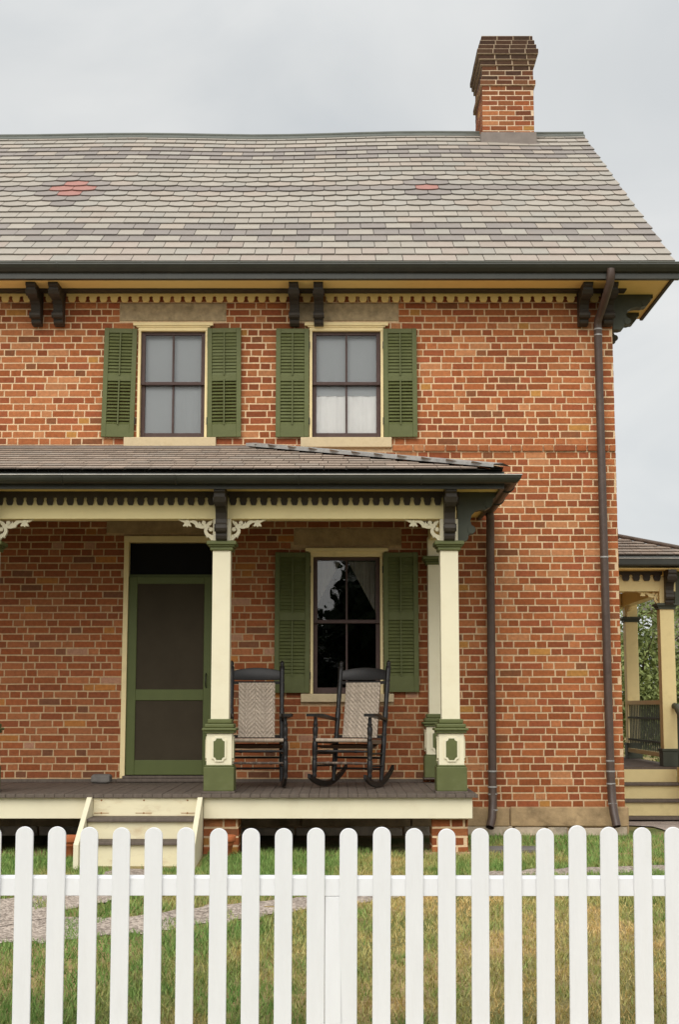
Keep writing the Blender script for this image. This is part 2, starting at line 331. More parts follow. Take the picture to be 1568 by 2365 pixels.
def build_grass():
    rg = np.random.default_rng(5)
    def region(n, x0, x1, y0, y1): return np.stack([rg.uniform(x0, x1, n), rg.uniform(y0, y1, n)], 1)
    P = np.concatenate([region(105000, -2.9, 3.2, 7.0, 12.2), region(26000, -3.4, 4.2, 11.2, 14.1), region(26000, -5.5, 5.8, 5.5, 14.1)])
    keep = np.ones(len(P), bool); tall = np.ones(len(P))
    for i in range(len(P)):
        x, y = P[i]
        if 12.35 < y and x < 1.1: keep[i] = y < 12.55 + 0.25 * mnoise.noise(Vector((x * 3, 0, 0)))
        if y > 14.02 and x < 2.9: keep[i] = False
        if -2.16 < x < -1.12 and y > 11.6: keep[i] = False
        for poly in PATHS:
            if inpoly(x, y, poly):
                nv = mnoise.noise(Vector((x * 3.1, y * 3.1, 4.0)))
                keep[i] = keep[i] and (nv > 0.36); tall[i] = 0.75
                break
    P = P[keep]; tall = tall[keep]; n = len(P)
    nv = np.array([mnoise.noise(Vector((p[0] * 1.1, p[1] * 1.1, 0.0))) + 0.6 * mnoise.noise(Vector((p[0] * 4.2, p[1] * 4.2, 2.0))) for p in P])
    # greener on the left and near the house, dry and straw coloured on the right
    dry = np.clip(0.15 + 0.18 * np.clip(P[:, 0] + 1.6, -1, 2.2) - 0.18 * np.clip(P[:, 1] - 10.4, 0, 3) + 0.55 * nv, 0, 1)
    dry = np.clip(0.47 + (dry - 0.45) * 1.5 + rg.normal(0, 0.16, n), 0, 1)
    h = (0.026 + 0.024 * rg.random(n)) * (1.12 - 0.45 * dry) * tall
    wd = 0.0026 + 0.0028 * rg.random(n)
    a = rg.uniform(0, 2 * math.pi, n); lean = rg.uniform(0.15, 0.95, n) * h; la = rg.uniform(0, 2 * math.pi, n)
    z = np.array([gz(y) for y in P[:, 1]])
    bx, by = np.cos(a) * wd, np.sin(a) * wd
    tip = np.stack([P[:, 0] + np.cos(la) * lean, P[:, 1] + np.sin(la) * lean, z + h], 1)
    V = np.empty((n * 3, 3)); V[0::3] = np.stack([P[:, 0] - bx, P[:, 1] - by, z], 1); V[1::3] = np.stack([P[:, 0] + bx, P[:, 1] + by, z], 1); V[2::3] = tip
    g0 = np.array([0.12, 0.225, 0.05]); g1 = np.array([0.25, 0.36, 0.10]); s0 = np.array([0.54, 0.36, 0.125]); s1 = np.array([0.72, 0.52, 0.235])
    k = rg.random((n, 1)) * 1.5 - .3; C = (g0 * (1 - k) + g1 * k) * (1 - dry[:, None]) + (s0 * (1 - k) + s1 * k) * dry[:, None]
    me = bpy.data.meshes.new('grass'); me.vertices.add(n * 3); me.vertices.foreach_set('co', V.ravel())
    me.loops.add(n * 3); me.loops.foreach_set('vertex_index', np.arange(n * 3)); me.polygons.add(n)
    me.polygons.foreach_set('loop_start', np.arange(0, n * 3, 3)); me.polygons.foreach_set('loop_total', np.full(n, 3)); me.update(calc_edges=True)
    at = me.color_attributes.new('Col', 'FLOAT_COLOR', 'CORNER')
    c4 = np.ones((n * 3, 4)); c4[:, :3] = np.repeat(C, 3, 0); at.data.foreach_set('color', c4.ravel())
    me.materials.append(M['blade']); o = bpy.data.objects.new('grass', me); COL.objects.link(o); o['kind'] = 'stuff'
    tag(o, 'short mown grass of the front yard, green patches and dry straw coloured patches', 'grass')
build_grass()

# ------------------------------------------------------------------ brickwork
MORT_HI = (0.72, 0.525, 0.32); MORT_LO = (0.54, 0.37, 0.21)  # MORT_LO: duller mortar under the porch, part of the porch shade in its tone
def brick_col(u, z, lo, r_):
    """colour of one brick: lo = quieter, redder bricks"""
    p = r_.random(); f = 0.5 + 0.5 * mnoise.noise(Vector((u * 0.9, z * 0.9, 3.0)))
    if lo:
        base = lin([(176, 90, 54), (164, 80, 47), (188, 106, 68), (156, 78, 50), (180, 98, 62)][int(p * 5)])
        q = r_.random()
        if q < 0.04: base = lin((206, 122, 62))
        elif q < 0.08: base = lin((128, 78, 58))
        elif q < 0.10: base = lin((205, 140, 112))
    else:
        base = lin([(184, 96, 56), (166, 82, 47), (198, 112, 70), (154, 74, 46), (190, 102, 62), (172, 84, 54)][int(p * 6)])
        q = r_.random()
        if q < 0.06 + 0.10 * f * f: base = lin((214, 132, 88))
        elif q < 0.10 + 0.10 * f * f: base = lin((136, 78, 52))
        elif q < 0.12 + 0.10 * f * f: base = lin((206, 134, 68))
    k = 0.9 + 0.2 * r_.random() + 0.12 * (f - 0.5)
    k *= .98 + .22 * mnoise.noise(Vector((u * .55, z * .8, 8.0)))
    mean = (0.43, 0.112, 0.042); base = tuple(a * .76 + b * .24 for a, b in zip(base, mean))
    return (base[0] * k * .77, base[1] * k * 1.0, base[2] * k * 1.04)

def bricks(mb, u0, u1, z0, z1, put, holes=(), seed=1, H=0.0708, lo=lambda u, z: False, soot=None, umax=None, umin=None, bond='flemish', proud=None, joint=0.0128):
    r_ = random.Random(seed); row = 0; z = z0
    while z < z1 - 0.02:
        za, zb = z + joint * 0.5, min(z + H, z1) - joint * 0.5
        if bond == 'flemish': seq = (0.205, 0.098); u = u0 - (0.0 if row % 2 == 0 else 0.158)
        else: seq = (0.205,); u = u0 - (0.0 if row % 2 == 0 else 0.108)
        U1 = u1 if umax is None else min(u1, umax(0.5 * (za + zb))); U0 = u0 if umin is None else max(u0, umin(0.5 * (za + zb)))
        k = 0 if row % 4 < 2 else 1
        while u < U1:
            L = seq[k % len(seq)] * (1 + 0.06 * (r_.random() - 0.5)); k += 1
            if bond == 'flemish' and r_.random() < 0.06: k += 1
            a, b = max(u, U0), min(u + L, U1); u += L + joint
            if b - a < 0.025: continue
            segs = [(a, b)]
            for (hx0, hx1, hz0, hz1) in holes:
                ov = min(zb, hz1) - max(za, hz0)
                if ov > 0.3 * (zb - za):
                    ns = []
                    for (p, q) in segs:
                        if q <= hx0 or p >= hx1: ns.append((p, q)); continue
                        if p < hx0: ns.append((p, hx0))
                        if q > hx1: ns.append((hx1, q))
                    segs = ns
            for (p, q) in segs:
                if q - p < 0.02: continue
                um, zm = 0.5 * (p + q), 0.5 * (za + zb)
                c = brick_col(um, zm, lo(um, zm), r_)
                if soot: s_ = soot(um, zm, r_); c = tuple(x * (1 - s_) + y * s_ for x, y in zip(c, (0.035, 0.027, 0.02)))
                d = 0.0015 + 0.0028 * r_.random() + (proud(um, zm) if proud else 0)
                j = lambda: (r_.random() - 0.5) * 0.0042
                ch = 0.0015
                A = [(p + j(), za + j()), (q + j(), za + j()), (q + j(), zb + j()), (p + j(), zb + j())]
                ins = [(A[0][0] + ch, A[0][1] + ch), (A[1][0] - ch, A[1][1] + ch), (A[2][0] - ch, A[2][1] - ch), (A[3][0] + ch, A[3][1] - ch)]
                vs = [put(x, y, -0.002) for x, y in A] + [put(x, y, d - 0.002) for x, y in A] + [put(x, y, d) for x, y in ins]
                mb.mesh(vs, [(8, 9, 10, 11)] + [(4 + i, 4 + (i + 1) % 4, 8 + (i + 1) % 4, 8 + i) for i in range(4)] + [(i, (i + 1) % 4, 4 + (i + 1) % 4, 4 + i) for i in range(4)], c)
        z += H; row += 1

def plate(mb, u0, u1, z0, z1, put, holes, colf, step=0.6):
    us = sorted(set([u0, u1] + [h for q in holes for h in q[:2] if u0 < h < u1] + list(np.arange(u0, u1, step))))
    zs = sorted(set([z0, z1] + [h for q in holes for h in q[2:] if z0 < h < z1] + list(np.arange(z0, z1, step))))
    for i in range(len(us) - 1):
        for k in range(len(zs) - 1):
            um, zm = 0.5 * (us[i] + us[i + 1]), 0.5 * (zs[k] + zs[k + 1])
            if any(h[0] < um < h[1] and h[2] < zm < h[3] for h in holes): continue
            mb.face([put(us[i], zs[k], 0), put(us[i + 1], zs[k], 0), put(us[i + 1], zs[k + 1], 0), put(us[i], zs[k + 1], 0)], colf(um, zm))

W = 14.2; WX = 2.80; XL = -6.6; YB = 23.0
house = thing('brick_house', 'two storey red brick farmhouse with slate roof, green shutters and one brick chimney', 'house', (-1.9, W, 0))
WIN = [(-2.062, -1.348, 3.945, 5.086), (-0.307, 0.448, 3.945, 5.086), (-0.291, 0.434, 1.369, 2.763)]
DOOR = (-2.161, -1.215, 0.53, 2.928)
LINT = [(-2.262, -1.162, 5.16, 5.352), (-0.475, 0.61, 5.16, 5.352), (-0.461, 0.623, 2.844, 3.02), (-2.347, -1.04, 2.967, 3.107)]
SILL = [(-2.187, -1.252, 3.838, 3.945), (-0.394, 0.53, 3.838, 3.945), (-0.384, 0.538, 1.284, 1.369)]
openings = WIN + [DOOR]
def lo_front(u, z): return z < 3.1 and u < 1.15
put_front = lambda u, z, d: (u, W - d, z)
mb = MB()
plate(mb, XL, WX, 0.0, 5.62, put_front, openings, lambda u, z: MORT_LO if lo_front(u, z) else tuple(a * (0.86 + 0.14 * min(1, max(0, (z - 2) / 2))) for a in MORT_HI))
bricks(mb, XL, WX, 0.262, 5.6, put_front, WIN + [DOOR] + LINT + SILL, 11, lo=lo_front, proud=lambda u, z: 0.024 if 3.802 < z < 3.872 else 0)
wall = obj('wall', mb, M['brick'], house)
# gable wall towards the side porch
ridge_y, ridge_z, eave_y, eave_z = 18.6, 9.0, 13.62, 5.6
SL = math.atan2(ridge_z - eave_z, ridge_y - eave_y)
gz_top = lambda y: eave_z + (ridge_y - abs(y - ridge_y) - eave_y) * math.tan(SL)
mb = MB(); put_side = lambda u, z, d: (WX + d, u, z)
mb.face([put_side(W, 0, 0), put_side(YB, 0, 0), put_side(YB, gz_top(YB) - .05, 0), put_side(ridge_y, ridge_z - .08, 0), put_side(W, gz_top(W) - .05, 0)], MORT_HI)
inv = lambda z: (z - eave_z) / math.tan(SL)
bricks(mb, W, YB, 0.262, 8.9, put_side, (), 12, umin=lambda z: max(W, eave_y + inv(z) + .1), umax=lambda z: min(YB, 2 * ridge_y - eave_y - inv(z) - .1))
obj('gable_wall', mb, M['brick'], house)
mb = MB()
mb.face([(XL, W, 0), (XL, W, 5.9), (XL, ridge_y, ridge_z - .08), (XL, YB, 5.9), (XL, YB, 0)], MORT_LO)
mb.face([(XL, YB, 0), (XL, YB, 5.9), (WX, YB, 5.9), (WX, YB, 0)], MORT_LO)
obj('rear_wall', mb, M['brick'], house)
# rooms stay dark: one floor between the storeys
each('inner_floor', [(XL + .02, WX - .02, W + .02, YB - .02, 3.45, 3.6), (XL + .02, WX - .02, W + .02, YB - .02, 0.4, 0.5)], M['dark'], house)
each('partition', [(XL + .02, WX - .02, W + 3.0, W + 3.1, 0.5, 3.45), (XL + .02, WX - .02, W + 3.0, W + 3.1, 3.6, 5.55)], M['dark'], house)
# stone foundation: dressed blocks over a ragged dark course
mb = MB(); r2 = random.Random(3); x = XL
while x < WX:
    L = 0.95 + 0.25 * r2.random(); x2 = min(x + L, WX + 0.03)
    mb.box(x + .006, x2 - .006, W - 0.045 - .01 * r2.random(), W + .02, 0.085, 0.268 + .006 * r2.random())
    x += L
y = W + .03
while y < YB:
    mb.box(WX - .02, WX + .045, y, min(y + 1.1, YB), -0.25, 0.268); y += 1.11
obj('foundation', mb, M['stone'], house, bevel=0.012)
mb = MB(); x = XL
while x < WX:
    L = 0.2 + 0.4 * r2.random(); x2 = min(x + L, WX + 0.02)
    mb.box(x + .01, x2 - .008, W - 0.03 - .03 * r2.random(), W + .01, -0.05, 0.07 + .02 * r2.random()); x += L
fm = material('foundation_rubble', (0.52, 0.43, 0.32), 0.95, 0.3, 7, bump=0.8, bscale=22, spec=0.1, dirt=(0.02, 0.02, 0.022), dirt_amt=1.0, dirt_scale=3.2)
obj('footing', mb, fm, house, bevel=0.012)

# ---- lintels and sills
for i, (a, b, c, d) in enumerate(LINT):
    m_ = MB(); m_.box(a + .005, b - .005, W - .010, W + .10, c + .004, d - .003)
    obj('lintel', m_, M['lintel'] if i < 2 else M['stone'], house, bevel=.006)

# ---- windows
def folds(x0, x1, z0, z1, y, n=7, amp=.018, seed=1, lower=None):
    """a hanging cloth; lower(t) gives the bottom edge height along t"""
    m_ = MB(); r_ = random.Random(seed); N = 64; ph = r_.random() * 6; vs = []
    for j in range(9):
        for i in range(N + 1):
            t = i / N; zb = z0 if lower is None else lower(t); z = z1 + (zb - z1) * j / 8
            s_ = math.sin(2 * math.pi * n * t + ph + 1.3 * math.sin(5 * t)) + 0.4 * math.sin(2 * math.pi * n * 2.3 * t)
            vs.append((x0 + (x1 - x0) * t, y + amp * s_ * (0.6 + 0.4 * j / 8), z))
    m_.mesh(vs, [(j * (N + 1) + i, (j + 1) * (N + 1) + i, (j + 1) * (N + 1) + i + 1, j * (N + 1) + i + 1) for j in range(8) for i in range(N)], None, True)
    return m_
def make_window(x0, x1, z0, z1, meet, kind):
    """x0..x1, z0..z1: outer size of the casing"""
    m_ = MB(); ct = 0.027
    m_.box(x0, x0 + ct, W - .022, W + .10, z0, z1 - .03); m_.box(x1 - ct, x1, W - .022, W + .10, z0, z1 - .03)
    m_.box(x0 - .001, x1 + .001, W - .024, W + .10, z1 - .03, z1 + .005)
    m_.box(x0 - .02, x1 + .02, W - .034, W + .03, z1 + .005, z1 + .02); m_.box(x0 - .052, x1 + .052, W - .048, W + .03, z1 + .02, z1 + .055)
    win = obj('window', m_, M['casing'], house, bevel=.003)
    a, b = x0 + ct + .001, x1 - ct - .001; top = z1 - .031; xm = 0.5 * (a + b); st = .042
    for nm, y, zb, zt, br, tr in (('sash', W + .022, meet - .022, top, .032, .034), ('sash', W + .058, z0 + .002, meet + .018, .06, .03)):
        s_ = MB()
        s_.box(a, a + st, y, y + .034, zb, zt); s_.box(b - st, b, y, y + .034, zb, zt)
        s_.box(a + st, b - st, y + .001, y + .033, zb, zb + br); s_.box(a + st, b - st, y + .001, y + .033, zt - tr, zt)
        s_.box(xm - .010, xm + .010, y + .004, y + .030, zb + br, zt - tr)
        so_ = obj(nm, s_, M['sash'], win, bevel=.003)
        for (p, q) in ((a + st, xm - .010), (xm + .010, b - st)):
            g = MB(); g.face([(p, y + .017, zb + br), (q, y + .017, zb + br), (q, y + .017, zt - tr), (p, y + .017, zt - tr)])
            obj('pane', g, M['glass'] if kind == 3 else M['glass_clear'], win)
    return win
w1 = make_window(*WIN[0], 4.522, 1); w2 = make_window(*WIN[1], 4.522, 2); w3 = make_window(*WIN[2], 2.09, 3)
for (a, b, c, d), wn in zip(SILL, (w1, w2, w3)):
    m_ = MB(); m_.box(a, b, W - .055, W + .12, c + .003, d); obj('sill', m_, M['sill'], wn, bevel=.008)
m_ = MB(); m_.box(-2.03, -1.38, W + .096, W + .099, 3.95, 5.07); obj('blind', m_, M['blind'], w1)
m_ = MB(); m_.box(-.28, .42, W + .096, W + .099, 4.40, 5.07); obj('blind', m_, M['blind'], w2)
obj('curtain', folds(-.285, .425, 3.94, 4.42, W + .1035, 6, .0065, 5), M['curtain'], w2)
obj('curtain', folds(-1.62, -1.45, 3.96, 4.45, W + .0935, 3, .001, 2), M['blind'], w1)
obj('curtain', folds(.09, .425, 1.9, 2.70, W + .15, 6, .012, 3, lambda t: 2.69 - .62 * t), M['lace'], w3)
obj('curtain', folds(-.285, -.0, 1.9, 2.70, W + .15, 6, .012, 4, lambda t: 2.15 + .53 * t), M['lace'], w3)
# ---- shutters
def make_shutter(wd, ht, upper, lower, tilt=0.0, seed=1):
    """local origin at the bottom centre, face at y=0 looking to -y"""
    r_ = random.Random(seed); m_ = MB(); st = .048; t = .03
    m_.box(-wd / 2, -wd / 2 + st, 0, t, 0, ht); m_.box(wd / 2 - st, wd / 2, 0, t, 0, ht)
    zb, zm0, zm1, zt = ht * .118, ht * .512, ht * .570, ht - .05
    a, b = -wd / 2 + st, wd / 2 - st
    for z0, z1 in ((0.001, zb), (zm0, zm1), (zt, ht - .001)): m_.box(a, b, .002, t - .002, z0, z1)
    o = obj('shutter', m_, M['green'], house, loc=(0, 0, 0), bevel=.003)
    s_ = MB()
    for z0, z1, ang in ((zb, zm0, lower), (zm1, zt, upper)):
        n = max(8, int(round((z1 - z0) / .034))); h = (z1 - z0) / n
        for i in range(n):
            zc = z0 + h * (i + .5); an = R(ang + 5 * (r_.random() - .5)); hl = .021; c, s = math.cos(an), math.sin(an)
            # a slat: lower edge towards the viewer
            p = [(-s * hl - c * .003, -c * hl + s * .003), (-s * hl + c * .003, -c * hl - s * .003), (s * hl + c * .003, c * hl - s * .003), (s * hl - c * .003, c * hl + s * .003)]
            s_.prism([(.016 + q[0], zc + q[1]) for q in p], 'x', a + .001, b - .001)
    obj('louvre', s_, M['green'], o, loc=(0, 0, 0))
    s_ = MB()
    for z0, z1 in ((zb, zm0), (zm1, zt)): s_.box(-.006, .006, -.012, -.001, z0 - .006, z1 + .02 if z1 < zt else z1 + .006)
    obj('tilt_rod', s_, M['green'], o, loc=(0, 0, 0))
    return o
sh = [(-2.417, -2.086, 3.945, 5.075, 28, 43, .8, 1.6), (-1.342, -0.998, 3.945, 5.078, 22, 43, -.5, -1.2), (-.648, -.311, 3.945, 5.073, 25, 30, .0, .4), (.452, .792, 3.945, 5.073, 25, 38, -.2, -.2),
      (-.648, -.297, 1.377, 2.773, 25, 30, .2, .3), (.440, .788, 1.385, 2.773, 22, 30, -.1, .1)]
for i, (a, b, c, d, u_, l_, tl, yw) in enumerate(sh):
    s_ = make_shutter(b - a, d - c, u_, l_, seed=i); s_.location = Vector(((a + b) / 2, W - .056, c)) - wloc(house); s_.rotation_euler = (0, R(tl), R(yw))
    hx = (b if i % 2 == 0 else a); sg = 1 if i % 2 == 0 else -1
    each('shutter_hinge', [(hx - .004 + sg * .006, hx + .004 + sg * .006, W - .045, W - .02, zz - .035, zz + .035) for zz in (c + .17, d - .17)], M['black'], house)
# ---- door
a, b, c, d = DOOR
m_ = MB(); m_.box(a, a + .048, W - .03, W + .12, c, d - .05); m_.box(b - .048, b, W - .03, W + .12, c, d - .05); m_.box(a - .002, b + .002, W - .034, W + .12, d - .05, d + .012)
df = obj('door_frame', m_, M['casing'], house, bevel=.003)
m_ = MB(); m_.box(a + .05, b - .05, W + .06, W + .07, 2.555, d - .052); obj('transom', m_, M['dark'], df)
m_ = MB(); m_.box(a + .05, b - .05, W + .03, W + .075, 2.535, 2.557); obj('transom_bar', m_, M['green_door'], df)
m_ = MB(); m_.box(a - .02, b + .02, W - .11, W + .05, .515, .548); m_.box(a + .03, b - .03, W - .07, W + .05, .549, .572); obj('threshold', m_, M['deck'], df, bevel=.006)
m_ = MB(); y0, y1 = W - .004, W + .026; a2, b2 = a + .05, b - .05
m_.box(a2, a2 + .088, y0, y1, .578, 2.533); m_.box(b2 - .088, b2, y0, y1, .578, 2.533)
for z0, z1 in ((.579, .722), (1.305, 1.412), (2.461, 2.532)): m_.box(a2 + .088, b2 - .088, y0 + .001, y1 - .001, z0, z1)
sdo = obj('screen_door', m_, M['green_door'], house, bevel=.004)
each('screen', [(a2 + .088, b2 - .088, y0 + .014, y0 + .017, .722, 1.305), (a2 + .088, b2 - .088, y0 + .014, y0 + .017, 1.412, 2.461)], M['screen'], sdo)
m_ = MB(); m_.tube([(b2 - .06, y0, 1.43), (b2 - .06, y0 - .04, 1.45), (b2 - .06, y0 - .04, 1.55), (b2 - .06, y0, 1.57)], .006, 8); obj('handle', m_, M['black'], sdo)

# ------------------------------------------------------------------ main roof of slates
RX = 3.344; RL = -7.2
SLEN = math.hypot(ridge_y - eave_y, ridge_z - eave_z)
def sag(x): return -0.036 * min(1, max(0, (1.9 - x) / 3.0)) + .012 * math.sin(x * 1.7)
def roof_pt(u, v, h):
    k = v / SLEN
    return (u, eave_y + v * math.cos(SL) - h * math.sin(SL), eave_z + v * math.sin(SL) + h * math.cos(SL) + sag(u) * k)
def slates(mb, pt, u0, u1, length, rows, width, colf, shape=lambda r: False, seed=1, thick=.014, clip=None, lift=.021, jit=.004, wvar=0.0):
    r_ = random.Random(seed); ex = length / rows
    for r in range(rows):
        v0 = r * ex; v1 = min(v0 + ex * 1.35, length); off = (r % 2) * .5 * width
        ua = u0 - off; i = 0
        U1 = u1 if clip is None else clip(v0 + .97 * ex)
        while ua < U1:
            wd = width * (1 + wvar * (r_.random() - .5)); a, b = max(ua, u0) + .0034, min(ua + wd, U1) - .0034; ua += wd; i += 1
            if b - a < .02: continue
            col, jv, jl = colf(r, i, .5 * (a + b), r_), (r_.random() - .5) * jit * 2, r_.random() * jit
            if shape(r):
                c = min(.075, (b - a) * .3); q = .052
                prof = [(a, v0 + q), (a + c * .35, v0 + q * .52), (a + c, v0 + .006), (.5 * (a + b), v0 - .004), (b - c, v0 + .006), (b - c * .35, v0 + q * .52), (b, v0 + q)]
            else:
                tl = (r_.random() - .5) * jit; prof = [(a, v0 + jv + tl), (b, v0 + jv - tl)]
            hb = lift + jl; top = [pt(x, y, hb - (y - v0) * lift / ex * .9) for x, y in prof]
            topu = [pt(b, v1, .001), pt(a, v1, .001)]
            bot = [pt(x, y, hb - (y - v0) * lift / ex * .9 - thick) for x, y in prof]
            mb.face(top + topu, col)
            edge = tuple(q * .4 for q in col)  # dirty butt edges, darkened further to draw each row's shadow line
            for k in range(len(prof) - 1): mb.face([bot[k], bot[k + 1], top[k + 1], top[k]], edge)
            mb.face([bot[0], top[0], topu[1], pt(a, v1, -thick)], col); mb.face([top[-1], bot[-1], pt(b, v1, -thick), topu[0]], col)
SW = .270
LIGHT, DARK, RED = (0.375, 0.332, 0.275), (0.272, 0.236, 0.208), (0.40, 0.185, 0.15)
def slate_col(r, i, u, r_):
    k = 0.94 + .12 * r_.random(); c = LIGHT
    if r_.random() < .22: c = (0.385, 0.325, 0.265)
    if r_.random() < .2: c = (0.358, 0.325, 0.275)
    if r < 3 and r_.random() < .45: c = (0.378, 0.312, 0.258)
    if r in (3, 4, 5, 19, 20, 21):
        sft = 1.5 * SW if r in (4, 20) else 0.0
        ph = ((u + sft + 30 * SW + .35) / SW) % 3
        if ph > 1.0: c = DARK
    if 9 <= r <= 15:
        s = r - 9
        if s == 3: c = DARK
        for cx, red in ((FL[0], True), (FL[1], False)):
            du = abs(u - cx) / SW
            if red:
                if (s in (2, 4) and du < .4) or (s == 3 and du < .9): c = RED
                elif (s in (2, 4) and du < 1.4) or (s in (1, 5) and du < .9) or (s in (0, 6) and du < .4): c = DARK
            else:
                if s == 3 and du < .4: c = RED
                elif (s in (2, 4) and du < .9) or (s in (1, 5) and du < .4): c = DARK
    return tuple(x * k for x in c)
# flower centres: on a joint / a slate centre of the dark scalloped row (row 12)
j0 = RL; FL = (j0 + SW * round((-3.05 - j0) / SW), j0 + SW * (math.floor((1.10 - j0) / SW) + .5))
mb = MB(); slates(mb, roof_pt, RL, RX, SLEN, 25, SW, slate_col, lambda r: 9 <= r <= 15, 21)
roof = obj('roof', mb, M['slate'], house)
mb = MB()
xs_ = list(np.arange(RL, RX, .5)) + [RX]
for a, b in zip(xs_[:-1], xs_[1:]):
    mb.face([roof_pt(a, 0, -.012), roof_pt(b, 0, -.012), roof_pt(b, SLEN, -.012), roof_pt(a, SLEN, -.012)])
    mb.face([(a, 2 * ridge_y - eave_y, eave_z), (a, ridge_y, ridge_z + sag(a)), (b, ridge_y, ridge_z + sag(b)), (b, 2 * ridge_y - eave_y, eave_z)])
obj('roof_deck', mb, M['olive'], roof)
mb = MB()
for a, b in zip(xs_[:-1], xs_[1:]):
    if b <= 1.9 or a >= 2.6 or True:
        za, zb_ = ridge_z + sag(a), ridge_z + sag(b)
        mb.tube([(a, ridge_y, za + .028), (b, ridge_y, zb_ + .028)], .026, 8)
        for (s, dy) in ((1, -.13),):
            mb.face([(a, ridge_y + dy, za - .055), (b, ridge_y + dy, zb_ - .055), (b, ridge_y, zb_ + .03), (a, ridge_y, za + .03)])
            mb.face([(a, ridge_y + dy, za - .075), (b, ridge_y + dy, zb_ - .075), (b, ridge_y + dy, zb_ - .055), (a, ridge_y + dy, za - .055)])
            mb.face([(b, ridge_y + .13, zb_ - .055), (a, ridge_y + .13, za - .055), (a, ridge_y, za + .03), (b, ridge_y, zb_ + .03)])
M['ridge'] = material('ridge_metal', (0.10, 0.105, 0.085), 0.5, 0.2, 5, spec=0.4)
obj('ridge_cap', mb, M['ridge'], roof)
# rake boards and soffit at the gable
mb = MB()
for sgn in (1, -1):
    f = lambda v, h, x: (x, ridge_y + sgn * (eave_y + v * math.cos(SL) - h * math.sin(SL) - ridge_y), eave_z + v * math.sin(SL) + h * math.cos(SL))
    for x0, x1, h0, h1 in ((RX - .035, RX - .004, -.13, -.02),):
        vs = [f(v, h, x) for v in (0.02, SLEN) for h in (h0, h1) for x in (x0, x1)]
        mb.mesh(vs, [(0, 1, 3, 2), (4, 6, 7, 5), (0, 4, 5, 1), (2, 3, 7, 6), (0, 2, 6, 4), (1, 5, 7, 3)])
obj('rake_board', mb, M['brown'], roof)
mb = MB()
for sgn in (1, -1):
    f = lambda v, h, x: (x, ridge_y + sgn * (eave_y + v * math.cos(SL) - h * math.sin(SL) - ridge_y), eave_z + v * math.sin(SL) + h * math.cos(SL))
    mb.face([f(.3, -.06, WX - .05), f(.3, -.06, RX - .036), f(SLEN, -.06, RX - .036), f(SLEN, -.06, WX - .05)])
obj('rake_soffit', mb, M['yellow'], roof)

# ---- eaves: gutter, soffit, mould, scalloped valance, brackets
mb = MB()
prof = [(13.575, 5.585), (13.555, 5.58), (13.553, 5.565), (13.572, 5.535), (13.605, 5.507), (13.64, 5.497), (13.64, 5.44), (13.70, 5.44), (13.70, 5.55), (13.625, 5.59)]
mb.prism(prof, 'x', RL, RX + .03)
gut = obj('gutter', mb, M['olive'], house, bevel=.003)
mb = MB(); mb.tube([(RL, 13.557, 5.585), (RX + .03, 13.557, 5.585)], .007, 6); obj('gutter_rim', mb, M['ridge'], gut)
for gx in (-4.6, -3.75, -2.8, -1.95, -1.0, 0.02, 1.05, 2.1, 2.95):
    mb = MB(); mb.prism([(p[0] - .004, p[1]) for p in prof[:6]] + [(13.66, 5.50), (13.62, 5.585)], 'x', gx, gx + .016); obj('gutter_strap', mb, M['olive'], gut)
mb = MB(); mb.box(RL, 3.31, 13.69, 13.99, 5.448, 5.462); mb.box(2.83, 3.31, 13.991, 15.15, 5.448, 5.462); obj('soffit', mb, M['yellow'], house)
mb = MB(); mb.box(RL, WX + .12, 13.985, 14.134, 5.434, 5.4475); obj('bed_mould', mb, M['brown'], house, bevel=.006)
mb = MB(); mb.box(3.29, 3.325, 13.66, 15.15, 5.43, 5.56); mb.box(2.83, 3.29, 15.1, 15.13, 5.4485, 5.9); mb.box(2.81, 3.29, 14.0, 15.1, 5.56, 5.57); obj('cornice_return', mb, M['brown'], house, bevel=.004)

def scallop(x0, x1, ztop, zbot, period, y0, y1, tongues_down=True):
    """board with a row of tongues; gaps are keyholes: round head over a flared foot"""
    n = int(round((x1 - x0) / period)); p = (x1 - x0) / n; h = ztop - zbot; zr = zbot + h * .46; poly = [(x0, ztop)]
    m_ = MB()
    for i in range(n):
        a = x0 + i * p; hw = p * .5; out_ = []
        # half gap on the left, tongue, half gap on the right
        gap = []
        r_ = p * .18
        for k in range(0, 5):
            t = math.pi * .5 - k * math.pi * .5 * 1.25 / 4; gap.append((a + r_ * math.cos(t), zr - r_ * .1 + r_ * math.sin(t)))
        left = gap + [(a + p * .14, zbot + h * .34), (a + p * .19, zbot + h * .20), (a + p * .24, zbot + h * .06), (a + p * .31, zbot)]
        right = [(2 * (a + hw) - q[0], q[1]) for q in reversed(left)]
        pts = [(a, ztop)] + [(a, left[0][1])] + left[1:] + right[:-1] + [(a + p, right[-1][1]), (a + p, ztop)]
        m_.prism(pts, 'y', y1, y0)
    return m_
segs = [(-6.5, -3.15), (-3.03, -2.93), (-2.80, -.525), (-.395, -.275), (-.15, 2.43), (2.55, 2.68)]
mb = MB()
for a, b in segs:
    q = scallop(a, b, 5.452, 5.348, .1105, 14.135, 14.157); obj('valance', q, M['yellow'], house)
def bracket_profile(D, H):
    """(depth in front of wall, height below top), scrolled"""
    P = [(0, 0), (D, 0), (D, -.10 * H), (D * .93, -.13 * H)]
    P += [(D * .93, -.2 * H), (D * .86, -.30 * H), (D * .72, -.36 * H), (D * .60, -.355 * H)]
    P += [(D * .47, -.38 * H), (D * .37, -.46 * H), (D * .33, -.58 * H), (D * .36, -.66 * H)]
    P += [(D * .42, -.70 * H), (D * .44, -.77 * H), (D * .40, -.83 * H), (D * .32, -.85 * H)]
    P += [(D * .27, -.86 * H), (D * .28, -.91 * H), (D * .25, -.97 * H), (D * .16, -1.0 * H), (0, -1.0 * H)]
    return P
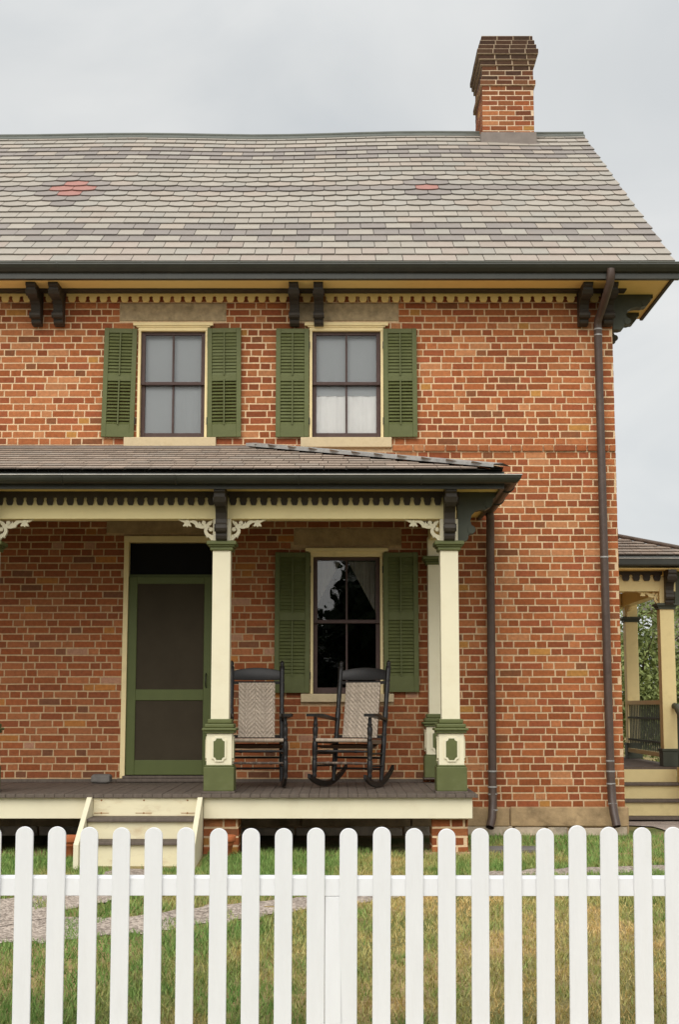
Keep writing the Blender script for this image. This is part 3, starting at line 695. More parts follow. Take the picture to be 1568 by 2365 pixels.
def make_bracket(D, H, wd, mat, parent, name='bracket'):
    m_ = MB(); m_.prism([(-q[0], q[1]) for q in bracket_profile(D, H)], 'x', -wd / 2, wd / 2)
    o = obj(name, m_, mat, parent, loc=(0, 0, 0), bevel=.004)
    m_ = MB()
    for s in (-1, 1):
        for (d_, z_, r_) in ((.80 * D, -.24 * H, .05 * D), (.36 * D, -.76 * H, .05 * D)):
            c = MB(); c.tube([(0, 0, 0), (0, 0, 0)], 0) if False else None
            m_.tube([(s * wd / 2, -d_, z_), (s * (wd / 2 + .008), -d_, z_)], .035, 12)
    obj('scroll', m_, mat, o, loc=(0, 0, 0))
    return o
b0 = make_bracket(.43, .35, .095, M['brown'], house)
bxs = [-3.092, -2.866, -.460, -.212, 2.49, 2.742]
for i, x in enumerate(bxs):
    o = b0 if i == 0 else copy_tree(b0, house)
    o.location = Vector((x, 14.185, 5.447)) - wloc(house)
sb = make_bracket(.42, .37, .13, M['bracket_green'], house); sb.rotation_euler = (0, 0, R(90)); sb.location = Vector((WX + .01, 14.27, 5.447)) - wloc(house)
sb2 = copy_tree(sb, house); sb2.location = Vector((WX + .01, 14.95, 5.447)) - wloc(house)
# ---- downspout of the main roof
mb = MB()
mb.tube([(2.685, 13.60, 5.53), (2.685, 13.60, 5.47), (2.68, 13.63, 5.40), (2.665, 13.80, 5.30), (2.65, 13.98, 5.20), (2.637, 14.08, 5.14), (2.635, 14.10, 5.08), (2.637, 14.10, 4.2), (2.64, 14.10, 3.0), (2.645, 14.10, 1.5), (2.65, 14.10, .62)], .041, 12)
mb.tube([(2.65, 14.10, .66), (2.652, 14.10, .52), (2.655, 14.08, .34), (2.66, 14.03, .22), (2.675, 13.98, .10)], .042, 12, caps=False)
ds = obj('downspout', mb, M['copper'], house)
mb = MB()
for x, y, z, r_ in ((2.637, 14.1, 5.05, .044), (2.637, 14.1, 4.99, .043), (2.641, 14.1, 2.72, .043), (2.648, 14.1, .72, .043), (2.65, 14.1, .62, .045), (2.651, 14.1, .5, .045), (2.656, 14.07, .31, .045)):
    mb = MB(); mb.tube([(x, y, z - .007), (x, y, z + .007)], r_, 12); obj('pipe_band', mb, M['zinc'], ds)

# ---- chimney
CX0, CX1, CY0, CY1 = 1.925, 2.612, 18.2, 19.15
def ring_bricks(mb, e, z0, z1, seed, soot):
    H = .0708
    bricks(mb, CX0 - e, CX1 + e, z0, z1, lambda u, z, d: (u, CY0 - e - d, z), (), seed, H=H, soot=soot, bond='running')
    bricks(mb, CY0 - e, CY1 + e, z0, z1, lambda u, z, d: (CX0 - e - d, CY0 + CY1 - u, z), (), seed + 1, H=H, soot=soot, bond='running')
    bricks(mb, CY0 - e, CY1 + e, z0, z1, lambda u, z, d: (CX1 + e + d, u, z), (), seed + 2, H=H, soot=soot, bond='running')
    k_ = 1 - .5 * min(1, max(0, (z1 - 9.6) / .5)); mb.box(CX0 - e, CX1 + e, CY0 - e, CY1 + e, z0, z1, (0.66 * k_, 0.50 * k_, 0.34 * k_))
def soot(u, z, r_): return min(.9, .42 * r_.random() + max(0, (z - 9.3) / .42) * (.55 + .3 * r_.random()))
mb = MB(); H = .0708; z = 8.5
nrow = int((10.235 - z) / H); zt = z + nrow * H
lv = [(0, 14), (.028, 1), (0, 3), (.022, 1), (.044, 1), (.066, 1), (.044, 1), (.022, 1), (0.0, 1)]
tot = sum(q[1] for q in lv); z = 10.235 - tot * H; sd_ = 40
for e_, n_ in lv:
    ring_bricks(mb, e_, z, z + n_ * H - .0005, sd_, soot); z += n_ * H; sd_ += 7
chim = obj('chimney', mb, M['brick'], house)
chim['label'] = 'brick chimney with stepped, soot blackened cap'
mb = MB(); mb.box(CX0 - .03, CX1 + .03, CY0 - .03, CY1 + .03, 8.45, 8.86); mb.prism([(CY0 - .16, 8.60), (CY0 - .16, 8.625), (CY0 - .02, 8.72), (CY0 - .02, 8.66)], 'x', CX0 - .06, CX1 + .06)
obj('flashing', mb, M['lead'], chim, bevel=.006)

# ------------------------------------------------------------------ front porch
porch = thing('porch', 'cream painted front porch with square columns, fretwork brackets and low hipped shingle roof', 'porch', (-1.0, 13.2, 0))
PF = 12.44                                  # front face of the columns
PXR = 1.04; FZ = .51
mb = MB(); x = -6.4; r2 = random.Random(8)
while x < 1.15:
    x2 = min(x + .083, 1.15); yo = .006 * r2.random(); mb.box(x + .001, x2 - .0012, 12.245 + yo, 14.17, FZ - .03, FZ + .0025 * r2.random()); x += .083
mb.box(1.1505, 1.175, 12.25, 14.17, FZ - .031, FZ - .002)
obj('porch_floor', mb, M['deck'], porch, bevel=.003)
each('fascia', [(-6.4, -2.135, 12.30, 12.335, .304, .479), (-1.155, 1.13, 12.30, 12.335, .304, .479), (1.095, 1.13, 12.336, 14.16, .304, .479)], M['cream'], porch, bevel=.003)
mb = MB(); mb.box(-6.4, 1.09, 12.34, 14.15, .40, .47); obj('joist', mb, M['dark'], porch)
mb = MB(); mb.box(-6.4, -2.19, W - .03, W + .01, FZ + .002, FZ + .03); obj('base_trim', mb, M['deck'], porch); mb = MB(); mb.box(-1.19, .82, W - .03, W + .01, FZ + .002, FZ + .03); obj('base_trim', mb, M['deck'], porch)
# piers
def pier(a, b, y0, y1, z0, z1, seed):
    m_ = MB(); m_.box(a + .004, b - .004, y0 + .004, y1, z0, z1, MORT_HI)
    for k, (u0, u1, pt) in enumerate(((a, b, lambda u, z, d: (u, y0 + .006 - d * 1.3, z)), (y0, y1, lambda u, z, d: (b - .006 + d * 1.3, u, z)), (y0, y1, lambda u, z, d: (a + .006 - d * 1.3, y0 + y1 - u, z)))):
        bricks(m_, u0, u1, z0, z1, pt, (), seed + k, lo=lambda u, z: False, joint=.016, H=.0765)
    return m_
for a, b, s in ((-1.165, -.862, 61), (.79, 1.10, 64), (-3.27, -2.98, 67)):
    obj('pier', pier(a, b, 12.40, 12.72, -.01, .299, s), M['brick'], porch)
mb = MB(); mb.box(.72, 1.13, 12.34, 12.6, -.06, .018); obj('pier_base', mb, M['stone'], porch, bevel=.02)

def stroke(pts, wds, n=8):
    """outline of a tapering stroke through control points (Catmull-Rom)"""
    P = []; Wd = []
    Q = [pts[0]] + list(pts) + [pts[-1]]
    for i in range(1, len(Q) - 2):
        for k in range(n):
            t = k / n; c = [.5 * (2 * Q[i][j] + (Q[i + 1][j] - Q[i - 1][j]) * t + (2 * Q[i - 1][j] - 5 * Q[i][j] + 4 * Q[i + 1][j] - Q[i + 2][j]) * t * t + (3 * Q[i][j] - Q[i - 1][j] - 3 * Q[i + 1][j] + Q[i + 2][j]) * t ** 3) for j in (0, 1)]
            P.append(c); Wd.append(wds[i - 1] * (1 - t) + wds[i] * t)
    P.append(pts[-1]); Wd.append(wds[-1]); A = []; B = []
    for i, p in enumerate(P):
        a = P[max(i - 1, 0)]; b = P[min(i + 1, len(P) - 1)]; tx, ty = b[0] - a[0], b[1] - a[1]; l = math.hypot(tx, ty) or 1
        A.append((p[0] - ty / l * Wd[i], p[1] + tx / l * Wd[i])); B.append((p[0] + ty / l * Wd[i], p[1] - tx / l * Wd[i]))
    return A, B
def spandrel(sg=1):
    """fretwork bracket in the corner between post (x=0) and beam (z=0), growing to +x * sg and -z"""
    m_ = MB(); k_ = [0]
    def slab():
        k_[0] += 1; t = .011 + .0008 * k_[0]; return -t, t
    def add(pts, wds):
        A, B = stroke(pts, wds); y0, y1 = slab()
        for i in range(len(A) - 1):
            q = [A[i], A[i + 1], B[i + 1], B[i]]; m_.prism([(sg * p[0], p[1]) for p in q], 'y', y0, y1)
    def disc(x, z, r_):
        y0, y1 = slab(); m_.prism([(sg * (x + r_ * math.cos(2 * math.pi * i / 16)), z + r_ * math.sin(2 * math.pi * i / 16)) for i in range(16)], 'y', y0, y1)
    S = .31 / 515.0                               # traced at 515 units across .31 m
    T = lambda L: [(p[0] * S, -p[1] * S) for p in L]
    add(T([(110, 105), (60, 60), (10, 15)]), [.004, .018, .002])                      # leaf in the corner
    disc(142 * S, -48 * S, 31 * S); disc(40 * S, -145 * S, 31 * S)                    # two buds
    add(T([(142, 75), (110, 90), (150, 110), (215, 95), (270, 45), (325, 30), (400, 40)]), [.006, .014, .014, .017, .017, .010, .010])
    add(T([(255, 75), (250, 105), (235, 120)]), [.010, .006, .002]); add(T([(170, 85), (200, 60), (205, 30)]), [.008, .006, .003])
    add(T([(400, 40), (450, 20), (515, 4)]), [.012, .010, .002])                      # tip along the beam
    for p in ((325, 100), (385, 112), (445, 100)): add(T([(385, 40), ((385 + p[0]) / 2, 78), p]), [.010, .013, .002])
    disc(385 * S, -30 * S, 26 * S)
    add(T([(60, 115), (90, 110), (112, 170), (85, 225), (45, 250), (15, 300)]), [.008, .013, .014, .016, .016, .010])
    add(T([(10, 230), (14, 270), (12, 310)]), [.008, .009, .008])
    add(T([(60, 255), (95, 245), (88, 275)]), [.008, .005, .002])
    return m_
def cross_octagon(w_, h_, c):
    """panel outline with scooped corners"""
    P = []
    for (sx_, sz_, a0) in ((1, 1, 270), (-1, 1, 0), (-1, -1, 90), (1, -1, 180)):
        cx, cz = sx_ * w_ / 2, sz_ * h_ / 2; seg = []
        for k in range(6):
            a = R(a0 - 90 * k / 5) if False else None
            t = k / 5 * math.pi / 2
            if (sx_, sz_) == (1, 1): q = (cx - c * math.cos(math.pi / 2 - t), cz - c * math.sin(math.pi / 2 - t)) if False else (cx - c * math.sin(t), cz - c * math.cos(t))
            elif (sx_, sz_) == (-1, 1): q = (cx + c * math.cos(t), cz - c * math.sin(t))
            elif (sx_, sz_) == (-1, -1): q = (cx + c * math.sin(t), cz + c * math.cos(t))
            else: q = (cx - c * math.cos(t), cz + c * math.sin(t))
            seg.append(q)
        P += seg
    return P
def moulding(m_, levels, hw):
    """square rings: list of (z0,z1,extra)"""
    for z0, z1, e_ in levels: m_.box(-hw - e_, hw + e_, -hw - e_, hw + e_, z0, z1)
def make_column(parent, half=False, hs=.079, paint=None, panel_sides=('f', 'l', 'r'), total=2.375, ped=True):
    """local origin at floor level, centre of shaft; faces -y"""
    cp = paint or M['cream']
    m_ = MB(); m_.box(-hs, hs, -hs, hs, .60 if ped else .12, total); col_ = obj('column', m_, cp, parent, loc=(0, 0, 0), bevel=.004)
    gp = M['green'] if ped else M['bracket_green']
    m_ = MB(); moulding(m_, [(2.095, 2.125, .022), (2.1255, 2.142, .036), (2.1425, 2.178, .052)], hs); obj('capital', m_, gp, col_, loc=(0, 0, 0), bevel=.010)
    if ped:
        m_ = MB(); hp = .109; m_.box(-hp, hp, -hp, hp, .236, .505); pd = obj('pedestal', m_, cp, col_, loc=(0, 0, 0), bevel=.004)
        m_ = MB(); moulding(m_, [(.506, .528, .024), (.5285, .552, .040)], .109); moulding(m_, [(.5525, .588, .048), (.5885, .629, .026)], hs); obj('pedestal_moulding', m_, M['green'], col_, loc=(0, 0, 0), bevel=.010)
        m_ = MB(); m_.box(-.131, .131, -.131, .131, .016, .222); m_.box(-.123, .123, -.123, .123, .222, .236); obj('plinth', m_, M['green'], col_, loc=(0, 0, 0), bevel=.008)
        m_ = MB(); m_.box(-.14, .14, -.14, .14, .0005, .016); obj('plinth_pad', m_, M['deck'], col_, loc=(0, 0, 0), bevel=.004)
        oc = cross_octagon(.124, .211, .026); oi = cross_octagon(.096, .183, .024)
        for sd_ in panel_sides:
            def place(mm, pts, o0, o1):
                q = [(p[0], p[1] + .372) for p in pts]
                if sd_ == 'f': mm.prism(q, 'y', -hp - o0, -hp - o1)
                elif sd_ == 'r': mm.prism(q, 'x', hp + o0, hp + o1)
                else: mm.prism(q, 'x', -hp - o0, -hp - o1)
            m_ = MB(); place(m_, oc, 0.0, .014); rim = obj('panel', m_, M['cream'], col_, loc=(0, 0, 0), bevel=.002)
            m_ = MB(); place(m_, oi, .0142, .0165); obj('panel', m_, M['green'], col_, loc=(0, 0, 0))
    else:
        m_ = MB(); m_.box(-hs - .02, hs + .02, -hs - .02, hs + .02, .001, .20); m_.box(-hs - .03, hs + .03, -hs - .03, hs + .03, .2005, .235); obj('plinth', m_, M['bracket_green'], col_, loc=(0, 0, 0), bevel=.006)
    return col_
c0 = make_column(porch)
COLX = [-1.038, .966, -3.10, -5.15]
for i, x in enumerate(COLX):
    o = c0 if i == 0 else copy_tree(c0, porch); o.location = Vector((x, PF + .079, FZ)) - wloc(porch)
pil = make_column(porch, panel_sides=('f', 'l')); pil.location = Vector((.958, 14.2 - .06, FZ + .035)) - wloc(porch); pil.name = 'pilaster'
# beam, valance, soffit
each('beam', [(-6.3, PXR - .009, PF + .001, PF + .14, 2.886, 3.10), (PXR - .15, PXR - .008, PF + .141, 14.17, 2.886, 3.10)], M['beam'], porch, bevel=.004)
mb = MB(); edges = sorted(COLX)
bounds = []
for i, x in enumerate(edges):
    bounds.append((x + .052, (edges[i + 1] - .052) if i + 1 < len(edges) else None))
bounds = [(-6.3, edges[0] - .052)] + [q for q in bounds if q[1]]
for a, b in bounds:
    q = scallop(a, b, 3.127, 3.006, .0905, PF - .024, PF - .002); obj('valance', q, M['brown'], porch)
mb = MB(); q = scallop(PF + .0, 14.15, 3.127, 3.006, .0905, 0, .022)
mb.mesh([(PXR + .0 + v[1], v[0], v[2]) for v in q.v], [tuple(reversed(f)) for f in q.f]); obj('valance', mb, M['brown'], porch)
mb = MB(); mb.box(-6.35, 1.42, 12.12, 12.47, 3.128, 3.142); mb.box(1.0, 1.42, 12.471, 14.18, 3.128, 3.142); obj('soffit', mb, M['yellow'], porch)
mb = MB(); mb.box(-6.35, 1.0, 12.48, 14.18, 3.105, 3.12); obj('porch_ceiling', mb, M['brown'], porch)
# front brackets and corner side brackets
pb = make_bracket(.33, .44, .095, M['brown'], porch)
for i, x in enumerate(COLX):
    o = pb if i == 0 else copy_tree(pb, porch); o.location = Vector((x, PF - .001, 3.127)) - wloc(porch)
psb = make_bracket(.34, .44, .11, M['bracket_green'], porch); psb.rotation_euler = (0, 0, R(90)); psb.location = Vector((PXR + .006, PF + .079, 3.127)) - wloc(porch)
spR = spandrel(1); spL = spandrel(-1); first = {}
for x, sides in ((-1.038, (-1, 1)), (.966, (-1,)), (-3.10, (-1, 1)), (-5.15, (-1, 1))):
    for sg in sides:
        if sg not in first: first[sg] = o = obj('spandrel', spR if sg > 0 else spL, M['cream'], porch, loc=(0, 0, 0))
        else: o = first[sg].copy(); COL.objects.link(o)
        o.location = Vector((x + sg * .0795, PF + .05, 2.885)) - wloc(porch)
# porch roof: front slope hipped at the right
PE_Y, PE_Z, PT_Z = 12.03, 3.262, 3.845; PSL = math.atan2(PT_Z - PE_Z, W - PE_Y); PLEN = math.hypot(PT_Z - PE_Z, W - PE_Y)
PHX = 1.405
pr = lambda u, v, h: (u, PE_Y + v * math.cos(PSL) - h * math.sin(PSL), PE_Z + v * math.sin(PSL) + h * math.cos(PSL))
hipx = lambda v: PHX - v / PLEN * 2.26
def shingle_col(r, i, u, r_):
    c = [(0.39, 0.305, 0.24), (0.42, 0.33, 0.26), (0.355, 0.28, 0.22), (0.39, 0.32, 0.26)][int(r_.random() * 4)]; k = .9 + .2 * r_.random(); return tuple(q * k for q in c)
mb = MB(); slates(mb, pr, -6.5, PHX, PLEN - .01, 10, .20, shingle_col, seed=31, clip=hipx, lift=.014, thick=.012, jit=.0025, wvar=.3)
ps = lambda u, v, h: (PHX - v * math.cos(PSL2) + h * math.sin(PSL2), u, PE_Z + v * math.sin(PSL2) + h * math.cos(PSL2))
PSL2 = math.atan2(PT_Z - PE_Z, 2.26); PLEN2 = math.hypot(PT_Z - PE_Z, 2.26)
def side_rows():
    r_ = random.Random(33); n = 11; ex = PLEN2 / n
    for r in range(n):
        v0 = r * ex; v1 = min(v0 + ex * 1.3, PLEN2); u = PE_Y + v0 / PLEN2 * (W - PE_Y)
        while u < W - .02:
            b = min(u + .14 + .1 * r_.random(), W); c = shingle_col(r, 0, u, r_); 
            mb.face([ps(u + .002, v0, .016), ps(b - .002, v0, .016), ps(b - .002, v1, .002), ps(u + .002, v1, .002)], c)
            mb.face([ps(u + .002, v0, .004), ps(b - .002, v0, .004), ps(b - .002, v0, .016), ps(u + .002, v0, .016)], c); u = b
side_rows()
proof = obj('porch_roof', mb, M['shingle'], porch)
mb = MB(); mb.face([pr(-6.5, 0, -.008), pr(PHX, 0, -.008), pr(hipx(PLEN), PLEN, -.008), pr(-6.5, PLEN, -.008)]); mb.face([(PHX, PE_Y, PE_Z - .008), (PHX, W, PE_Z - .008), (hipx(PLEN), W, PT_Z - .008)])
obj('roof_deck', mb, M['olive'], proof)
mb = MB(); n = 12
for i in range(n):
    a, b = i / n, (i + 1) / n
    f = lambda t, o, h: (hipx(0) + (hipx(PLEN) - hipx(0)) * t + o[0], PE_Y + (W - PE_Y) * t + o[1], PE_Z + (PT_Z - PE_Z) * t + h)
    wv = .007 * math.sin(i * 2.1)
    mb.face([f(a, (-.09, -.08), .034), f(b, (-.09, -.08), .034), f(b, (0, 0), .052), f(a, (0, 0), .052)]); mb.face([f(a, (0, 0), .052), f(b, (0, 0), .052), f(b, (.07, .05), .03), f(a, (.07, .05), .03)])
    mb.face([f(a, (-.09, -.08), .004), f(b, (-.09, -.08), .004), f(b, (-.09, -.08), .034), f(a, (-.09, -.08), .034)])
obj('hip_flashing', mb, M['zinc'], proof)
mb = MB(); mb.prism([(W - .03, PT_Z - .012), (W - .008, PT_Z + .01), (W - .008, PT_Z + .025), (W - .10, PT_Z - .004), (W - .10, PT_Z - .03)], 'x', -6.5, hipx(PLEN) + .06); obj('wall_flashing', mb, M['shingle'] if False else M['lead'], proof)
# porch gutter: front and right side, half round
hr = [(.065 * math.cos(R(t)), .065 * math.sin(R(t))) for t in range(180, 361, 20)]
GY, GZ_ = 12.02, 3.20
mb = MB()
XR = 1.49
for i in range(len(hr) - 1):
    a, b = hr[i], hr[i + 1]
    mb.face([(-6.5, GY + a[0], GZ_ + a[1]), (-6.5, GY + b[0], GZ_ + b[1]), (XR - b[0], GY + b[0], GZ_ + b[1]), (XR - a[0], GY + a[0], GZ_ + a[1])], None, True)
    mb.face([(XR - a[0], GY + a[0], GZ_ + a[1]), (XR - b[0], GY + b[0], GZ_ + b[1]), (XR - b[0], W - .05, GZ_ + b[1]), (XR - a[0], W - .05, GZ_ + a[1])], None, True)
mb.box(-6.5, XR - .07, 12.085, 12.12, 3.10, 3.25); mb.box(XR - .10, XR - .068, 12.121, W - .02, 3.10, 3.25)
pg = obj('gutter', mb, M['olive'], porch)
mb = MB(); mb.tube([(-6.5, GY - .066, GZ_ + .003), (XR + .066, GY - .066, GZ_ + .003)], .006, 6); mb.tube([(XR + .066, GY - .066, GZ_ + .003), (XR + .066, W - .05, GZ_ + .003)], .006, 6); obj('gutter_rim', mb, M['rim'], pg)
for gx in (-4.2, -3.3, -2.37, -1.4, -.35, .7): mb = MB(); mb.tube([(gx, GY + p[0] * 1.05, GZ_ + p[1] * 1.05) for p in hr], .006, 6); obj('gutter_strap', mb, M['olive'], pg)
for gy in (12.5, 13.3): mb = MB(); mb.tube([(XR + p[0] * 1.06, gy, GZ_ + p[1] * 1.06) for p in hr], .008, 6); obj('gutter_strap', mb, M['olive'], pg)
mb = MB()
mb.tube([(XR, 13.98, 3.16), (1.50, 14.0, 3.10), (1.505, 14.06, 3.0), (1.507, 14.10, 2.9), (1.50, 14.10, 1.5), (1.495, 14.10, .62)], .041, 12)
mb.tube([(1.495, 14.10, .66), (1.494, 14.1, .46), (1.492, 14.08, .30), (1.48, 14.04, .18), (1.45, 13.98, .09)], .041, 12, caps=False)
pd_ = obj('downspout', mb, M['copper'], porch)
for z in (.62, .47, .40, .25): mb = MB(); mb.tube([(1.493, 14.1 if z > .3 else 14.07, z - .007), (1.493, 14.1 if z > .3 else 14.07, z + .007)], .047, 12); obj('pipe_band', mb, M['zinc'], pd_)
# steps
mb = MB(); mb.box(-2.09, -1.205, 12.275, 12.30, .327, .479)
rs = material('riser_paint', (0.775, 0.70, 0.475), 0.6, 0.05, 5, spec=0.25, dirt=(0.42, 0.24, 0.09), dirt_amt=0.55, dirt_scale=4.5, stretch=(1, 1, 2.5))
steps = obj('steps', mb, rs, porch, bevel=.003)
each('riser', [(-2.09, -1.205, 11.78, 11.80, -.05, .135), (-2.09, -1.205, 12.02, 12.04, .16, .30)], rs, steps, bevel=.003)
mb = MB(); mb.box(-2.092, -1.2, 11.985, 12.274, .30, .327); obj('tread', mb, M['deck'], steps, bevel=.006)
mb = MB(); mb.box(-2.092, -1.2, 11.745, 12.019, .135, .16); obj('tread', mb, M['deck'], steps, bevel=.006)
sp_ = [(12.297, .485), (12.21, .485), (11.64, .15), (11.64, -.06), (12.297, -.06)]
for a, b in ((-2.133, -2.093), (-1.199, -1.158)):
    mb = MB(); mb.prism(sp_, 'x', a, b); obj('stringer', mb, M['white'] if False else M['cream'], steps, bevel=.004)
rust = material('rust', (0.30, 0.12, 0.03), 0.9, 0.3, 20); r2 = random.Random(4)
for zz, ex in ((.458, 0), (.352, 1)):
    for x in (-2.02, -1.66, -1.29):
        mb = MB(); mb.tube([(x, 12.276, zz), (x, 12.2725, zz)], .0075, 8)
        if ex: mb.box(x - .05 - .05 * r2.random(), x + .06 + .06 * r2.random(), 12.2735, 12.276, zz - .003, zz + .002)
        obj('rusty_nail', mb, rust, steps)

# ------------------------------------------------------------------ rocking chairs
def weave(mb, put, u0, u1, v0, v1, nu, nv, seed, kind=0):
    """twill woven strips, each strip cell a small raised quad with its own tone"""
    r_ = random.Random(seed); du, dv = (u1 - u0) / nu, (v1 - v0) / nv
    tone = [0.85 + .35 * r_.random() for _ in range(nu)]; tone2 = [0.8 + .35 * r_.random() for _ in range(nv)]
    for k in range(8):
        a, b = v0 + (v1 - v0) * k / 8, v0 + (v1 - v0) * (k + 1) / 8
        mb.face([put(u0, a, -.002), put(u1, a, -.002), put(u1, b, -.002), put(u0, b, -.002)], (0.2, 0.15, 0.11))
    for i in range(nu):
        for j in range(nv):
            ph = (i + j if kind == 0 or (i // 8) % 2 == 0 else i - j) % 4
            over = ph < 2; k = (tone[i] if over else tone2[j] * .82) * (.88 + .24 * r_.random())
            c = (0.52 * k, 0.43 * k, 0.34 * k) if over else (0.455 * k, 0.37 * k, 0.285 * k)
            a, b, c0_, d0 = u0 + i * du, u0 + (i + 1) * du, v0 + j * dv, v0 + (j + 1) * dv
            g = .0009
            h0, h1 = (.0015, .0035)
            if over: z4 = (h1 if ph == 1 else h0, h1 if ph == 1 else h0, h1 if ph == 0 else h0, h1 if ph == 0 else h0); q = (a + g, b - g, c0_, d0)
            else: z4 = (h0, h0, h0, h0); q = (a, b, c0_ + g, d0 - g)
            mb.face([put(q[0], q[2], z4[0]), put(q[1], q[2], z4[1]), put(q[1], q[3], z4[2]), put(q[0], q[3], z4[3])], c)
def make_chair(label, kind, seed):
    t = thing('rocking_chair', label, 'chair', group='rocking chairs on the porch')
    Z0 = .0
    # local: faces -y. front posts at y=-.23, rear posts at y=.20; rockers on the floor
    def L(p): return Vector(p)
    fx, rx_ = .268, .236
    def cone(n=1): pass
    ring = lambda base, spots: base
    FP = [(0, .017), (.04, .019), (.07, .024), (.10, .017), (.14, .023), (.30, .025), (.32, .019), (.335, .026), (.35, .019), (.40, .024), (.52, .027), (.60, .024), (.63, .018), (.65, .026), (.67, .018), (.72, .022), (.82, .026), (.86, .017), (.88, .024), (.91, .017), (1, .016)]
    RP = [(0, .02), (.06, .019), (.10, .024), (.35, .025), (.37, .019), (.385, .026), (.40, .019), (.50, .024), (.56, .026), (.575, .019), (.59, .026), (.60, .02), (.70, .023), (.80, .025), (.815, .018), (.83, .026), (.845, .021), (.90, .024), (.945, .025), (.955, .014), (.965, .02), (.98, .020), (.99, .014), (1, .004)]
    for s in (-1, 1):
        m_ = MB(); m_.turned((s * fx, -.235, .075), (s * (fx - .004), -.215, .635), FP); obj('leg', m_, M['black'], t, loc=None if False else (0, 0, 0)); 
        m_ = MB(); m_.turned((s * rx_, .165, .045), (s * (rx_ + .004), .385, 1.165), RP); obj('back_post', m_, M['black'], t, loc=(0, 0, 0))
    # rockers
    for s in (-1, 1):
        m_ = MB(); top = []; bot = []
        for k in range(17):
            y = -.36 + .86 * k / 16; zb = .004 + .62 * (y - .02) ** 2; tk = .05 if 2 < k < 14 else .038
            bot.append((y, zb)); top.append((y, zb + tk))
        for k in range(16):
            q = [bot[k], bot[k + 1], top[k + 1], top[k]]
            x = s * (fx - (fx - rx_) * (k / 16)) ; x2 = s * (fx - (fx - rx_) * ((k + 1) / 16)); h = .014
            vs = [(x - h, *q[0]), (x + h, *q[0]), (x2 + h, *q[1]), (x2 - h, *q[1]), (x - h, *q[3]), (x + h, *q[3]), (x2 + h, *q[2]), (x2 - h, *q[2])]
            m_.mesh(vs, [(0, 3, 2, 1), (4, 5, 6, 7), (1, 2, 6, 5), (3, 0, 4, 7)] + ([(0, 1, 5, 4)] if k == 0 else []) + ([(2, 3, 7, 6)] if k == 15 else []))
        obj('rocker', m_, M['black'], t, loc=(0, 0, 0))
    # stretchers
    SP = [(0, .008), (.1, .010), (.2, .011), (.25, .016), (.28, .011), (.5, .014), (.72, .011), (.75, .016), (.8, .011), (.9, .010), (1, .008)]
    for z in (.33, .225):
        m_ = MB(); m_.turned((-fx, -.232, z), (fx, -.232, z), SP); obj('stretcher', m_, M['black'] if z > .3 else M['worn'], t, loc=(0, 0, 0))
    for z in (.26, .16):
        m_ = MB(); m_.tube([(-rx_, .19, z), (rx_, .19, z)], .010, 8); obj('stretcher', m_, M['black'], t, loc=(0, 0, 0))
    for s in (-1, 1):
        for z in (.31, .20):
            m_ = MB(); m_.tube([(s * fx, -.232, z), (s * rx_, .195, z - .01)], .010, 8); obj('stretcher', m_, M['black'], t, loc=(0, 0, 0))
    # seat: woven top, rolled front rail, drooping underside
    m_ = MB()
    put = lambda u, v, h: (u * (fx - (fx - rx_ + .01) * v), -.235 + .46 * v, .432 - .018 * v - .010 * math.sin(math.pi * v) * (1 - u * u) + h)
    weave(m_, put, -1, 1, 0, 1, 44, 36, seed + 5, 0)
    for k in range(10):
        a, b = k / 10, (k + 1) / 10; da, db = -.03 - .045 * math.sin(math.pi * min(1, a * 1.2 + .12)), -.03 - .045 * math.sin(math.pi * min(1, b * 1.2 + .12))
        m_.face([put(-.98, a, da), put(-.98, b, db), put(.98, b, db), put(.98, a, da)], (0.16, 0.09, 0.05))
    for s in (-1, 1): m_.face([put(s, 0, -.03), put(s, 1, -.03), put(s, 1, 0), put(s, 0, 0)], (0.16, 0.11, 0.07))
    n = 46
    for k in range(n):                     # wrapped strips round the front rail
        a, b = -fx + .02 + (2 * fx - .04) * k / n, -fx + .02 + (2 * fx - .04) * (k + 1) / n; q = .85 + .35 * random.Random(seed * 99 + k).random()
        m_.tube([(a + .0006, -.237, .428), (b - .0006, -.237, .428)], .0175, 8, (0.40 * q, 0.32 * q, 0.24 * q))
    obj('seat', m_, M['weave'], t, loc=(0, 0, 0))
    # back panel following the lean of the posts
    lean = (.385 - .165) / (1.165 - .045); by = lambda z: .165 + (z - .045) * lean
    m_ = MB(); put = lambda u, v, h: (u, by(v) - .012 - h - .012 * math.sin(math.pi * (v - .45) / .54) * -1, v)
    weave(m_, put, -.172, .172, .445, .955, 34, 50, seed, kind)
    put2 = lambda u, v, h: (u, by(v) + .010, v)
    m_.face([put2(.172, .445, 0), put2(-.172, .445, 0), put2(-.172, .955, 0), put2(.172, .955, 0)], (0.2, 0.15, 0.11))
    for s in (-.172, .172): m_.face([put(s, .445, 0), put2(s, .445, 0), put2(s, .955, 0), put(s, .955, 0)], (0.2, 0.15, 0.11))
    obj('back_panel', m_, M['weave'], t, loc=(0, 0, 0))
    for z in (.452, .955):
        m_ = MB(); m_.box(-rx_, rx_, by(z) - .008, by(z) + .008, z - .014, z + .014); obj('back_rail', m_, M['black'], t, loc=(0, 0, 0))
    # curved head slat
    m_ = MB(); N = 14; vs = []
    for i in range(N + 1):
        u = -1 + 2 * i / N; x = u * (rx_ + .002); yb = .028 * (1 - u * u); zt = 1.098 - .034 * u * u; zb = .978 + .004 * u * u
        vs += [(x, by(zb) + yb - .008, zb), (x, by(zt) + yb - .008, zt), (x, by(zt) + yb + .006, zt), (x, by(zb) + yb + .006, zb)]
    fs = []
